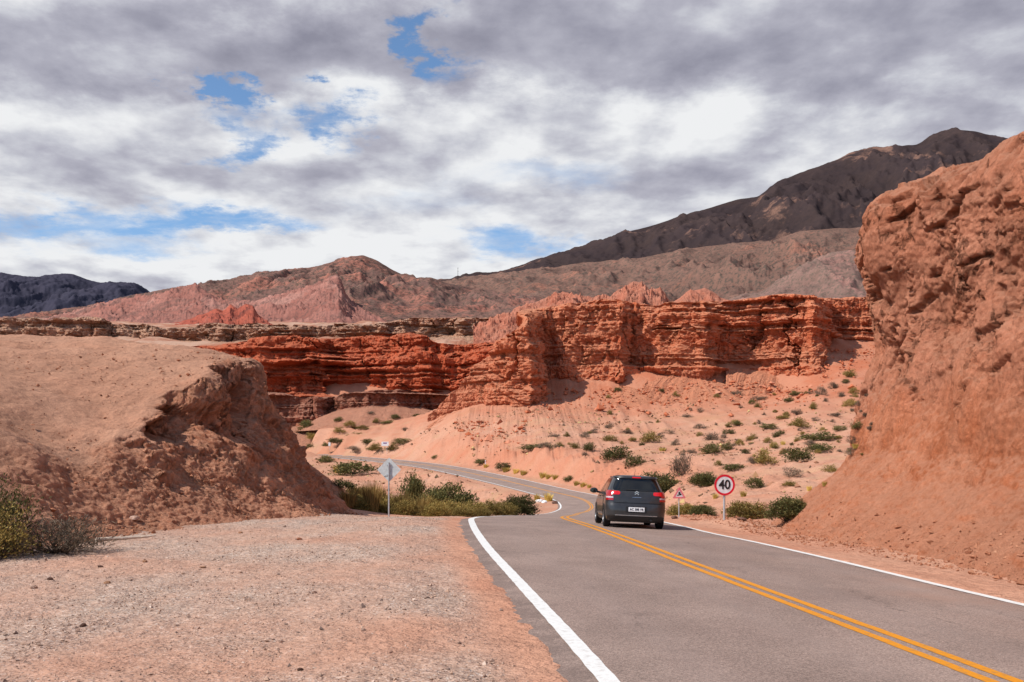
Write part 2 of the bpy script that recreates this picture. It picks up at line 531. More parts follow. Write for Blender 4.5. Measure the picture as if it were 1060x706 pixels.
def leaf_mat(name, cols, rough=0.7):
    t = NT(name, rough)
    r = t.n('ShaderNodeObjectInfo').outputs['Random']
    s = t.attr('shade')
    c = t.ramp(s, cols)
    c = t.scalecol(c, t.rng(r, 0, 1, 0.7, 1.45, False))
    t.b.inputs['Specular IOR Level'].default_value = 0.15
    t.done(c)
    tr = t.n('ShaderNodeBsdfTranslucent', {'Color': c})
    mx = t.n('ShaderNodeMixShader', {0: 0.22, 1: t.b.outputs[0], 2: tr.outputs[0]})
    t.t.links.new(mx.outputs[0], t.t.nodes['Material Output'].inputs[0])
    return t.m


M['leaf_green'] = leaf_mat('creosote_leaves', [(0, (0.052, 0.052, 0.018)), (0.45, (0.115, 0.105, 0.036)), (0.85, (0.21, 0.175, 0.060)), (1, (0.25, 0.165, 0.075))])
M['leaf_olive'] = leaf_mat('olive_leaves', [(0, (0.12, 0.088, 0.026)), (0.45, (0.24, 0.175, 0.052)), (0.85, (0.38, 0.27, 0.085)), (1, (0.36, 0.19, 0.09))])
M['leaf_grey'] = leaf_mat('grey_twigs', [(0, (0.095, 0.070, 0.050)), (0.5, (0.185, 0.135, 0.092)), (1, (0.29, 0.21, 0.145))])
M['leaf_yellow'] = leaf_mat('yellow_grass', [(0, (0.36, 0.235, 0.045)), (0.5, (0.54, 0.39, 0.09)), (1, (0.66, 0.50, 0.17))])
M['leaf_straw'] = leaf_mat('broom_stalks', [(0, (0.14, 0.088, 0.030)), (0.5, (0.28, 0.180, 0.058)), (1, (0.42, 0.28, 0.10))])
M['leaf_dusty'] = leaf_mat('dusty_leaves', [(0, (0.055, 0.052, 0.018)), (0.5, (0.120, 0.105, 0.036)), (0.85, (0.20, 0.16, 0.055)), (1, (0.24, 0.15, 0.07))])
M['stem'] = plain('bush_stems', (0.085, 0.060, 0.045), 0.9, 0, 0.1)

# ------------------------------------------------------------------ the road in plan
KN = np.array([5, 10, 15, 20, 24, 28, 32, 36, 41, 47, 54, 62, 71, 82, 95, 110, 130, 155, 190, 235, 290, 360.])
RX = np.array([4.62, 4.11, 3.55, 2.98, 2.60, 2.34, 2.17, 2.10, 2.18, 2.52, 3.07, 3.75, 4.52, 5.52, 7.17, 8.82, 9.12, 5.71, -3.1, -19, -45.45, -86.])
RZ = np.array([.08, .06, .04, .035, .01, -.08, -.22, -.40, -.66, -1.0, -1.42, -1.90, -2.42, -2.99, -3.59, -3.98, -4.08, -4.01, -3.0, -1.2, .36, 2.0])
RB = np.array([-.02, -.025, -.03, -.035, -.045, -.05, -.035, -.02, -.01, 0, 0, .005, .015, .035, .048, .052, .05, .047, .064, .069, .068, .06])


def cub(v, x):
    d = np.gradient(v, KN)
    xe = np.clip(x, KN[0], KN[-1])
    i = np.clip(np.searchsorted(KN, xe) - 1, 0, len(KN) - 2)
    h = KN[i + 1] - KN[i]
    s = (xe - KN[i]) / h
    r = (2 * s**3 - 3 * s**2 + 1) * v[i] + (s**3 - 2 * s * s + s) * h * d[i] + (-2 * s**3 + 3 * s * s) * v[i + 1] + (s**3 - s * s) * h * d[i + 1]
    return r


def road_x(y):
    y = np.asarray(y, float)
    r = cub(RX, y)
    return np.where(y < 5, 4.62 + (5 - y) * 0.10, r)


def road_frame(y):
    y = np.asarray(y, float)
    dx = (road_x(y + .05) - road_x(y - .05)) / .1
    l = np.hypot(dx, 1)
    return road_x(y), cub(RZ, y), cub(RB, y), 1 / l, -dx / l      # x, z, bank, normal


def road_pt(y, o, dz=0.0):
    x, z, b, nx, ny = road_frame(y)
    return np.stack([x + nx * o, y + ny * o, z + b * o + dz], -1)


# lookup of the road's offset and height at any ground point (two Newton steps from the row)
def road_at(x, y):
    s = y.copy()
    for _ in range(3):
        cx, cz, cb, nx, ny = road_frame(s)
        # tangent (−ny, nx)
        d = (x - cx) * (-ny) + (y - s) * nx
        s = s + np.clip(d * nx, -6, 6)
        s = np.clip(s, -60, 370)
    cx, cz, cb, nx, ny = road_frame(s)
    off = (x - cx) * nx + (y - s) * ny
    return off, cz, cb, s


# ------------------------------------------------------------------ ground height
def px(u, v, d):
    return ((u - CX) / F * d, d, EYE + (HY - v) * d / F)


DM = ([0, 38, 60, 85, 114, 130, 160, 185, 200, 230, 290, 430, 620, 1000, 20000], [0, 38, 85, 135, 190, 222, 262, 305, 320, 355, 425, 580, 800, 1250, 20250])


def pd(u, v, d):
    """as px, for a rough distance that is stretched to the dip the road makes"""
    return px(u, v, float(np.interp(d, *DM)))


CTL = [(-25, 2, 0), (-12, 2, 0), (-5, 3, .03), (-3, 10, .03), (-12, 12, 0), (-25, 15, 0), (-6, 18, .02), (-8, 25, .02), (-4, 28, .03), (-5, 33, -.02), (-3.6, 35, -.10),
       (-20, 30, .1), (14, 5, -.1), (14, 15, -.1), (9.5, 20, -.2), (9.3, 28, -.3), (25, 25, .2), (0, -40, 0), (-60, -40, 0), (60, -40, 1), (-60, 10, .5), (60, 10, 3),
       px(403, 532, 39), px(450, 531.5, 39), px(352, 524, 41), (-4, 48, -1.5), (-9, 54, -2.0), (-6, 64, -2.8), (-12, 78, -3.6), (-3, 85, -4.0), (-22, 100, -3.6), (0, 112, -4.8), (-10, 125, -5.2), (3, 145, -5.2), (-10, 165, -5.0), (-25, 150, -4.5), (-25, 195, -4.0), (-45, 230, -2.6), (-65, 262, -1.2), (-90, 290, 0.2), (-60, 130, -2), (-45, 90, -1),
       pd(780, 532, 40), pd(730, 535, 40), pd(780, 520, 45), pd(780, 500, 62), pd(780, 480, 86), pd(780, 460, 115), pd(780, 440, 145), pd(780, 420, 172), pd(780, 404, 188),
       pd(880, 500, 58), pd(880, 480, 82), pd(880, 460, 105), pd(880, 440, 128), pd(880, 420, 150), pd(880, 400, 170), pd(880, 380, 190), pd(885, 363, 206), pd(1000, 440, 130), pd(1000, 400, 170), pd(1000, 363, 206),
       pd(700, 522, 52), pd(672, 500, 82), pd(664, 482, 100), pd(660, 462, 130), pd(650, 440, 158), pd(640, 422, 176), pd(720, 480, 90), pd(720, 460, 122), pd(720, 435, 158), pd(700, 408, 182), pd(640, 408, 183), pd(820, 402, 184),
       pd(600, 482, 104), pd(605, 467, 122), pd(560, 468, 118), pd(560, 455, 134), pd(560, 435, 158), pd(560, 418, 178), pd(600, 440, 160), pd(590, 418, 178),
       pd(510, 472, 130), pd(510, 458, 146), pd(500, 445, 160), pd(480, 475, 134), pd(470, 455, 158), pd(480, 430, 174), pd(455, 465, 152), pd(430, 468, 164), pd(425, 458, 175), pd(440, 445, 184),
       pd(330, 464, 188), pd(330, 450, 212), pd(380, 458, 190), pd(390, 446, 215), pd(340, 443, 228), pd(290, 445, 225), pd(250, 450, 210), pd(100, 452, 210), pd(-100, 452, 200), pd(410, 432, 232), pd(300, 443, 236), pd(450, 428, 232),
       pd(-100, 427, 262), pd(100, 427, 262), pd(250, 427, 252), pd(330, 434, 250), pd(400, 432, 250), pd(470, 432, 250), pd(530, 430, 245),
       (-150, 120, 2), (-180, 180, 4), (-100, 100, 2), (60, 60, 3), (90, 100, 8), (110, 160, 18), (160, 240, 28), (90, 120, 10), (50, 40, 3)]
PLAT = [pd(560, 345, 222), pd(600, 332, 222), pd(700, 330, 220), pd(790, 326, 218), pd(850, 326, 236), pd(950, 326, 238), pd(1100, 324, 234),
        pd(450, 362, 288), pd(350, 361, 296), pd(250, 361, 302), pd(100, 361, 308), pd(-60, 360, 308), pd(-300, 362, 300),
        pd(520, 354, 330), pd(400, 358, 330), pd(250, 358, 332), pd(60, 358, 330), pd(480, 344, 430), pd(350, 346, 430), pd(200, 347, 430), pd(60, 348, 430), pd(-200, 347, 430), pd(480, 336, 620), pd(300, 336, 620), pd(100, 337, 620), pd(-200, 336, 620), pd(700, 328, 420), pd(700, 325, 620), pd(1000, 322, 620), pd(1000, 325, 420),
        (-500, 350, 40), (400, 330, 50), (-1400, 1100, 130), (1400, 1100, 130), (0, 1250, 140), (0, 2800, 190), (-5000, 5000, 200), (5000, 5000, 200), (0, 6000, 200), (-6000, 0, 30), (6000, 0, 30), (0, -5000, 0)]
CT = np.array(CTL + PLAT)
_c2 = 9.0


def _rbf_fit(C, c2):
    d = np.sqrt(((C[:, None, :2] - C[None, :, :2])**2).sum(-1) + c2)
    n = len(C)
    A = np.zeros((n + 1, n + 1))
    A[:n, :n] = d
    A[:n, :n] += -0.02 * np.eye(n)
    A[:n, n] = A[n, :n] = 1
    return np.linalg.solve(A, np.r_[C[:, 2], 0])


def _rbf_eval(C, w, c2, x, y):
    r = np.full(x.shape, w[-1], float)
    for k in range(len(C)):
        r += w[k] * np.sqrt((x - C[k, 0])**2 + (y - C[k, 1])**2 + c2)
    return r


_w = _rbf_fit(CT, _c2)


def ground_z(x, y, noise=True, masks=False):
    x = np.asarray(x, float)
    y = np.asarray(y, float)
    base = _rbf_eval(CT, _w, _c2, x, y)
    off, cz, cb, s = road_at(x, y)
    ao = np.abs(off)
    bank = sstep(95, 135, s) * sstep(275, 235, s) * (off > 0)
    near = sstep(40, 30, s)
    a = 5.0 + 0.6 * bank + 0.0 * near
    b = 9.5 + 1.8 * bank + 1.5 * (off < 0) * (1 - near)
    w = 1 - sstep(0, 1, (ao - a) / (b - a))
    w = np.where((s < -40) | (s > 365), 0, w)
    if noise:
        far = sstep(20, 140, np.hypot(x, y))
        out = sstep(4.6, 9.0, ao)
        base = base + out * (0.05 * fbm(x * .7, y * .7, 3.1, 4) * (1 - far) + far * (0.9 * fbm(x * .03, y * .03, 1.7, 5) + 0.7 * ridged(x * .055, y * .055, 8.8, 4)))
        lotflat = sstep(36, 30, y) * (off < 0)
        slope = sstep(45, 70, y) * out
        base = base + slope * (1 - lotflat) * (0.36 * fbm(x * .3, y * .3, 7.7, 5, .6) + sstep(2, 9, base) * 0.9 * (ridged(x * .16 + .3 * perlin(x * .05, y * .05, 1.0), y * .035, 2.9, 4) - .4))
        bk = bank * sstep(5.4, 7.5, ao) * sstep(16, 11, ao)
        base = base + bk * (1.0 * fbm(x * .3, y * .3, 2.2, 4) + .7 * ridged(x * .45, y * .2, 6.1, 3) - 0.6)
        hi = sstep(38, 52, base) * sstep(330, 400, y) * sstep(1800, 900, y)
        base = base + hi * (4.5 * (ridged(x * .014, y * .026, 4.4, 6, .6) - .3) + 1.6 * fbm(x * .06, y * .06, 9.3, 4))
    rz = cz + cb * np.clip(off, -5, 5) - 0.035
    if noise:
        rz = rz + sstep(3.8, 5.0, ao) * (0.035 * fbm(x * 1.1, y * 1.1, 5.5, 4) + 0.05 * sstep(20, 40, s) * fbm(x * .5, y * .5, 1.1, 3))
        berm = sstep(29, 34, s) * sstep(52, 44, s) * np.exp(-((off - 5.6) / 0.8)**2)
        rz = rz + berm * 0.16 * (1 + 0.8 * perlin(x * .6, y * .6, 0.3))
    z = base * (1 - w) + rz * w
    z = z - 0.10 * (1 - sstep(3.45, 3.75, ao)) * ((s > -40) & (s < 360))
    if masks:
        return z, off, s
    return z


def geo_axis(lo, hi, d0, g, end):
    a = [0.0]
    d = d0
    while a[-1] < end:
        d = min(d * g, 400.0)
        if a[-1] > 120:
            d = min(d * 1.05, 400.0)
        a.append(a[-1] + d)
    a = np.array(a[1:])
    core = np.arange(lo, hi + d0 / 2, d0)
    return core, a


core, tail = geo_axis(-10.5, 11, 0.085, 1.016, 6500)
gx = np.concatenate([core[0] - tail[::-1], core, core[-1] + tail])
core, tail = geo_axis(7.5, 36, 0.095, 1.0065, 7000)
back = np.array([-4000, -1500, -500, -200, -90, -45, -25, -14, -8, -4, -1, 1, 3, 4.5, 5.5, 6.2, 6.7, 7.1, 7.35])
gy = np.concatenate([back, core, core[-1] + tail])
GX, GY = np.meshgrid(gx, gy, indexing='ij')
GZ, GO, GS = ground_z(GX, GY, True, True)
# gravel lies on the pull-off left of the road
gravm = sstep(-4.0, -4.6, GO) * sstep(37, 31, GY + 0.6 * GX) * sstep(-12.5, -9.5, GX + 0.12 * (GY - 18)) * (GY < 40)
gravm = np.maximum(gravm, 0.25 * sstep(-4.0, -4.5, GO) * (GY < 60) * (GY > 36)) 
gravm = gravm * (0.75 + 0.6 * np.clip(fbm(GX * .3, GY * .3, 0.7, 3), -1, 1))
rough_ = gravm * 0.012 * fbm(GX * 5, GY * 5, .3, 3)
GZ = GZ + rough_
palem = sstep(40, 50, GZ) * sstep(340, 380, GY)
g = grid_obj('ground', np.stack([GX, GY, GZ], -1), M['ground'], attrs={'grav': np.clip(gravm, 0, 1), 'pale': palem, 'slope': sstep(38, 60, GY) * (1 - palem), 'red': np.clip(sstep(6, 20, GZ) * sstep(110, 190, GY) + .6 * sstep(100, 135, GS) * sstep(280, 240, GS) * sstep(5.5, 7, GO) * sstep(22, 12, GO), 0, 1)})
tag(g, kind='structure')

# ------------------------------------------------------------------ road sheet and painted lines
ys = np.concatenate([np.arange(-34, 60, 0.12), np.arange(60, 355, 0.4)])
jl = 0.15 * fbm(ys * 1.3, 0 * ys, 1.0, 4) + 0.07 * perlin(ys * 6, 0 * ys, 2.0)
jr = 0.14 * fbm(ys * 1.1, 0 * ys, 5.0, 4) + 0.05 * perlin(ys * 6, 0 * ys, 8.0)
cols = np.linspace(-1, 1, 17)
O = np.where(cols[None, :] < 0, cols[None, :] * (4.00 + jl[:, None]), cols[None, :] * (3.66 + jr[:, None]))
P = np.stack([road_pt(ys, O[:, k]) for k in range(17)], 1)
P[:, 0, 2] -= 0.06
P[:, -1, 2] -= 0.06
road = grid_obj('road', P, M['asphalt'], flip=True, attrs={'off': O})
tag(road, kind='structure')


def stripe(name, o0, o1, mat):
    k = 4
    oo = np.linspace(o0, o1, k)
    jit = 0.010 * perlin(ys * 3, 0 * ys, o0 * 7)
    Q = np.stack([road_pt(ys, o + (jit if i in (0, k - 1) else 0), 0.005) for i, o in enumerate(oo)], 1)
    fc = grid_faces(*Q.shape[:2])[:, ::-1]
    return link(name, mesh_from(Q.reshape(-1, 3), fc, True), mat, road)


stripe('edge_line', -3.56, -3.38, M['edge_white'])
stripe('edge_line', 3.22, 3.38, M['edge_white'])
stripe('centre_line', -0.19, -0.06, M['paint_yellow'])
stripe('centre_line', 0.06, 0.19, M['paint_yellow'])

# ------------------------------------------------------------------ left mound
TOPC = [(0, 450, 25), (0, 400, 30), (0, 365, 36), (0, 347, 42), (60, 450, 28.5), (60, 400, 33), (60, 365, 38), (60, 350, 42), (110, 462, 28.0), (120, 440, 30), (120, 400, 33.5), (120, 370, 37), (120, 353, 41),
        (135, 450, 28.8), (155, 434, 29.9), (155, 400, 33), (180, 416, 31.2), (200, 400, 32.2), (200, 380, 35), (200, 361, 40), (225, 385, 33.4), (232, 372, 37), (230, 365, 41), (246, 371, 36)]
TOPW = [(-8.2, 33, 4.6), (-6, 35, 4.6), (-7.5, 38, 5.0), (-9.2, 40, 5.4), (-7, 28, 2.6), (-5, 31, 3.0), (-9.5, 43, 5.4), (-5, 40, 4.4)]
LOWC = [(110, 470, 27.6), (135, 468, 28.6), (155, 473, 29.2), (180, 468, 30.2), (200, 466, 30.9), (200, 500, 29.3), (232, 462, 32.0), (232, 500, 30.6), (262, 450, 34.4), (262, 480, 33.0), (262, 510, 31.4), (290, 536, 31.0), (290, 460, 36.2), (300, 505, 33.6), (300, 480, 35.6), (325, 517, 36.4), (335, 530, 35.2),
        (250, 378, 36.4), (262, 396, 36.9), (280, 420, 37.4), (300, 452, 38), (325, 492, 38.6), (350, 521, 39.8)]
BASEC = [(0, 577, 19.4), (0, 520, 21.5), (60, 566, 21.4), (60, 500, 25), (120, 553, 24.6), (120, 520, 26.3), (120, 490, 27.1), (155, 550, 25.5), (155, 505, 27.6), (200, 545, 27.4), (232, 543, 28.5), (90, 485, 26.6)]
OUTW = [(-7.0, 42.5, -.6), (-6.0, 41, -.7), (-6, 46, -1.3), (-10, 56, -1), (-20, 60, 2.6), (-32, 62, 4), (-32, 30, 5.2), (-26, 25, 3.9), (-20, 20, 2.6), (-14, 16.5, .5), (-13, 13.5, -.25), (-20, 13, .5), (-32, 13, 1.4), (-9.2, 16, -.3), (-8.6, 20, -.3), (-8.4, 24, -.25), (-7, 27, -.25),
        (-5.8, 31, -.3), (-5.2, 36, -.5), (-12, 64, -2), (-4.5, 41, -1.2), (-46, 30, 5), (-46, 60, 5)]
BACKW = [(-16, 46, 6.6), (-21, 49, 6.9), (-32, 46, 7.6), (-12, 50, 2.6)]
TA = np.array([px(*c) for c in TOPC + BASEC[:4] + BASEC[11:]] + TOPW + BACKW + [(-32, 30, 5.2), (-26, 25, 3.9), (-20, 20, 2.6), (-46, 30, 5), (-46, 60, 5), (-20, 58, 3.5), (-13, 56, 2.5)])
LA = np.array([px(*c) for c in LOWC + BASEC + TOPC[:8] + [TOPC[8]]] + OUTW + BACKW + [(-10.2, 36, 3.2), (-9.6, 40, 2.6), (-12, 34, 3.4), (-8.8, 43.5, 1.0), (-9.8, 47, 1.6)])
tw, lw = _rbf_fit(TA, .5), _rbf_fit(LA, .5)
SC = np.array([px(*c)[:2] for c in [(70, 474, 26.8), (100, 468, 27.6), (120, 459, 28.2), (140, 448, 29.0), (158, 433, 30.0), (178, 417, 31.2), (200, 401, 32.2), (225, 386, 33.4), (247, 372, 36)]] + [(-9.9, 39), (-10.6, 42), (-12.5, 46), (-16, 52), (-22, 60), (-30, 70)])


def sdist(x, y):
    """signed distance to the scarp line, positive on the uphill side"""
    best = np.full(x.shape, 1e9)
    sg = np.zeros(x.shape)
    for a, b in zip(SC[:-1], SC[1:]):
        d = b - a
        t_ = np.clip(((x - a[0]) * d[0] + (y - a[1]) * d[1]) / (d @ d), 0, 1)
        ex, ey = x - a[0] - t_ * d[0], y - a[1] - t_ * d[1]
        q = np.hypot(ex, ey)
        c_ = d[0] * ey - d[1] * ex
        m_ = q < best
        best = np.where(m_, q, best)
        sg = np.where(m_, np.sign(c_), sg)
    return best * sg


def mound_z(x, y):
    sd_ = sdist(x, y)
    n_ = 0.50 * fbm(x * .38, y * .38, 1.3, 2) + .34 * perlin(x * .85, y * .85, 4.2) + .16 * fbm(x * 1.9, y * 1.9, 2.0, 3)
    soft = .42 + .75 * sstep(-.1, .45, perlin(x * .33 + 2, y * .33, 9.7))
    wd = sstep(-1, 1, (sd_ + n_ * 1.5) / soft)
    T_ = _rbf_eval(TA, tw, .5, x, y)
    L_ = _rbf_eval(LA, lw, .5, x, y)
    L_ = np.minimum(L_, T_ + .05)
    return L_ + (T_ - L_) * wd, sd_, wd


mx = np.concatenate([np.arange(-44, -20, .14), np.arange(-20, -12.6, .06), np.arange(-12.6, -5.4, .031), np.arange(-5.4, -4.6, .06)])
my = np.concatenate([np.arange(13, 26, .06), np.arange(26, 40, .031), np.arange(40, 43, .06), np.arange(43, 64, .13)])
X, Y = np.meshgrid(mx, my, indexing='ij')
Z, SD, WD = mound_z(X, Y)
P = np.stack([X, Y, Z], -1)
N = grid_normals(P)
if N[..., 2].mean() < 0:
    N = -N
steep = sstep(0.76, 0.52, N[..., 2])
low_ = (1 - WD) * sstep(-13.5, -11.0, X) * sstep(20, 24, Y)
big = fbm(X * .5, Y * .5, Z * .5, 3)
med = fbm(X * 1.6, Y * 1.6, Z * 1.6, 5, .6)
fine = fbm(X * 6, Y * 6, Z * 6, 3, .6)
frac = ridged(X * 1.7, Y * 1.7, Z * 1.3, 5, .62)
cell = sstep(.05, .45, perlin(X * 3.1, Y * 3.1, Z * 3.1)) + .6 * sstep(.1, .5, perlin(X * 6.3, Y * 6.3, Z * 6.3))
disp = 0.15 * big + .035 * med + .012 * fine
cell2 = sstep(.05, .45, perlin(X * 7.5, Y * 7.5, Z * 7.5)) * sstep(-.2, .3, perlin(X * .9, Y * .9, 3.3))
disp = disp + low_ * (.022 * med + .012 * cell + .022 * cell2 + .014 * fine)
gul = ridged((X + .45 * Y) * .8 + .5 * big, (Y - X) * .12, Z * .10, 4, .6)
wx, wy, wz = X + .25 * med, Y + .25 * fine, Z + .2 * med
gsx, gsy = np.gradient(SD, mx, axis=0), np.gradient(SD, my, axis=1)
gl = np.hypot(gsx, gsy) + 1e-6
lip = .20 * sstep(.35, .8, WD) * (1 - sstep(.90, 1.0, WD)) - .85 * sstep(.03, .2, WD) * (1 - sstep(.30, .75, WD))
lip = lip * sstep(-.35, .2, perlin(X * .45, Y * .45, 6.6)) * sstep(28.6, 31.0, Y)
P[..., 0] -= gsx / gl * lip
P[..., 1] -= gsy / gl * lip
fac = .20 * facets(wx * 1.1, wy * 1.1, wz * .9, 3) + .10 * facets(wx * 2.6, wy * 2.6, wz * 2.2, 9) + .045 * facets(wx * 6, wy * 6, wz * 5.5, 17)
disp = disp + steep * (.10 * (frac - .3) + .12 * (gul - .3) + .9 * fac) + low_ * (1 - steep) * .18 * fac
P = P + N * disp[..., None].astype(f32)
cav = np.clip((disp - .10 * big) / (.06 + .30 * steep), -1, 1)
front = np.clip(low_ + .5 * steep, 0, 1)
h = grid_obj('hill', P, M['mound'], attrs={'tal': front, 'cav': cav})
tag(h, 'rounded pink earth mound with a crumbling dark scarp left of the road', None, None, 'structure')

# ------------------------------------------------------------------ swept cliff helper


def resample(path, step):
    p = np.asarray(path, float)
    seg = np.linalg.norm(np.diff(p[:, :2], axis=0), axis=1)
    s = np.r_[0, np.cumsum(seg)]
    n = max(int(s[-1] / step), 2)
    q = np.linspace(0, s[-1], n)
    return np.stack([np.interp(q, s, p[:, k]) for k in range(p.shape[1])], 1), q


def smooth1(a, k):
    if k < 2:
        return a
    ker = np.ones(k) / k
    out = np.empty_like(a)
    for c in range(a.shape[1]):
        out[:, c] = np.convolve(np.pad(a[:, c], (k // 2, k - 1 - k // 2), 'edge'), ker, 'valid')
    return out


# near cliff on the right: plan line at the neck, profile of (outward offset, height)
path = [(24, 46, 0, .0), (18, 42.5, .3, .0), (14.2, 38.5, .6, .4), (12.5, 35.3, 1, .9), (11.75, 32.5, 1, 1.0), (11.45, 30, .95, .9), (11.4, 27, .8, .55), (11.5, 24, .7, .35), (11.5, 21, .8, .25), (11.2, 18, .7, .2), (11.0, 14, .6, .2), (11.2, 9, .6, .2), (11.8, 3, .6, .2), (12.6, -6, .6, .2), (14, -14, .6, .2)]
pp, su = resample(path, 0.058)
pp = smooth1(pp, 25)
pp[:, 0] += 1.05
PO = np.array([(4.9, -1.2), (4.2, -.45), (3.75, -.1), (3.05, .48), (2.05, 1.25), (1.5, 2.0), (1.3, 3.1), (1.05, 4.6), (.72, 5.5), (.70, 6.3), (.80, 6.85), (.92, 7.3), (1.05, 7.6), (1.12, 8.3), (1.18, 9.0), (1.25, 9.4), (1.12, 9.75), (.65, 10.1), (-.3, 10.3), (-1.3, 10.5), (-3.0, 10.9), (-6, 11.3), (-12, 11.6)])
PW = np.array([(4.5, -1.2), (3.75, -.45), (3.3, -.1), (2.35, .5), (1.65, 1.25), (1.2, 2.0), (.8, 3.1), (.42, 4.5), (.22, 5.3), (.1, 6.0), (0, 6.4), (-.05, 6.8), (-.1, 7.2), (-.15, 7.7), (-.3, 8.2), (-.55, 8.65), (-.85, 9.05), (-1.3, 9.5), (-1.9, 9.95), (-2.7, 10.4), (-4.6, 11.1), (-7, 11.7), (-12, 12.2)])
_, sv = resample(PO[:, :2], 0.058)
sv = sv / sv[-1]
lO = np.r_[0, np.cumsum(np.linalg.norm(np.diff(PO, axis=0), axis=1))]
lO /= lO[-1]
o1 = np.interp(sv, lO, PO[:, 0]); z1 = np.interp(sv, lO, PO[:, 1])
o2 = np.interp(sv, lO, PW[:, 0]); z2 = np.interp(sv, lO, PW[:, 1])
tx, ty = np.gradient(pp[:, 0]), np.gradient(pp[:, 1])
tl = np.hypot(tx, ty)
nx_, ny_ = ty / tl, -tx / tl           # outward: towards the road
wq = pp[:, 3][:, None]
OO = o1[None] * wq + o2[None] * (1 - wq)
ZZ = (z1[None] * wq + z2[None] * (1 - wq))
bulge = 0.55 * perlin(su[:, None] * .22, z1[None] * .25, 3.3) + 0.25 * perlin(su[:, None] * .6, z1[None] * .5, 7.1)
OO = OO + bulge * sstep(1.0, 4.0, ZZ)
OO = OO + sstep(4.0, .5, ZZ) * 0.30 * perlin(su[:, None] * .35, ZZ * .2, 1.9)
P = np.stack([pp[:, 0][:, None] + nx_[:, None] * OO, pp[:, 1][:, None] + ny_[:, None] * OO, ZZ + 0 * OO], -1)
N = grid_normals(P)
mid_i = len(pp) // 2
if (N[mid_i, len(sv) // 3] * np.array([nx_[mid_i], ny_[mid_i], 0])).sum() < 0:
    N = -N
    flip = True
else:
    flip = False
X, Y, Z = P[..., 0], P[..., 1], P[..., 2]
wall = sstep(1.8, 4.2, Z + 1.2 * perlin(X * .3, Y * .3, Z * .2))
big = fbm(X * .40, Y * .40, Z * .45, 3, .45)
pl = np.abs(perlin(X * .55 + 3, Y * .55, Z * .7)) + .5 * np.abs(perlin(X * 1.2, Y * 1.2, Z * 1.5))     # flat facets that meet in creases
med = fbm(X * 2.0, Y * 2.0, Z * 2.4, 5, .6)
fin = fbm(X * 7, Y * 7, Z * 8, 3, .65)
S_ = su[:, None] + 0 * Z
rill = ridged(S_ * 1.3 + .5 * big, Z * .16, 4.1, 4, .55)
drip = ridged(S_ * 2.4 + .4 * big, Z * .22, 8.1, 3, .6)
pk = fbm(X * .8 + 9, Y * .8, Z * 1.7, 3, .5)
pock = sstep(.50, .72, fbm(X * .5 + 9, Y * .5, Z * 2.1 + .6 * big, 3, .55)) * sstep(3.0, 4.6, Z)
small = sstep(.46, .62, fbm(X * 2.6, Y * 2.6, Z * 3.6, 2, .5)) * sstep(.0, .3, perlin(X * .5, Y * .5, Z * .4 + 5)) * wall
crack = sstep(.90, .99, ridged(S_ * .30 + .2 * big, Z * .12 + .25 * big, 6.6, 2, .5)) * wall * sstep(-.1, .25, perlin(S_ * .4, Z * .25, 3.1))
brk = ridged(X * .9, Y * .9, Z * 1.3, 5, .6)
ledge_ = sstep(.84, .97, ridged(S_ * .16 + .3 * big, Z * .55 + .2 * big, 2.6, 2, .5)) * wall * sstep(.0, .3, perlin(S_ * .28, Z * .4, 7.1))
wx, wy, wz = X + .3 * med, Y + .3 * fin, Z + .3 * med
fac = .36 * facets(wx * .42, wy * .42, wz * .34, 5, 1.0, .3) + .075 * facets(wx * 1.5, wy * 1.5, wz * 1.2, 21) + .030 * facets(wx * 5, wy * 5, wz * 4.6, 33)
fac = fac * (.28 + .55 * sstep(-.2, .3, perlin(X * .35, Y * .35, Z * .3 + 8)))
disp = wall * (.20 * big + fac + .06 * (pl - .3) + .025 * med + .016 * fin + .04 * (drip - .2) + .055 * (brk - .3) - .22 * pock - .14 * small - .30 * crack - .30 * ledge_) + (1 - wall) * (.10 * big + .11 * (rill - .2) + .05 * med + .022 * fin + .22 * fac)
P = P + N * disp[..., None].astype(f32)
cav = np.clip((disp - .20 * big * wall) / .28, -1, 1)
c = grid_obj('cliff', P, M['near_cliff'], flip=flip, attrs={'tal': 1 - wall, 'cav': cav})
tag(c, 'tall overhanging red earth cliff beside the right lane', None, None, 'structure')

# ------------------------------------------------------------------ far cliff walls


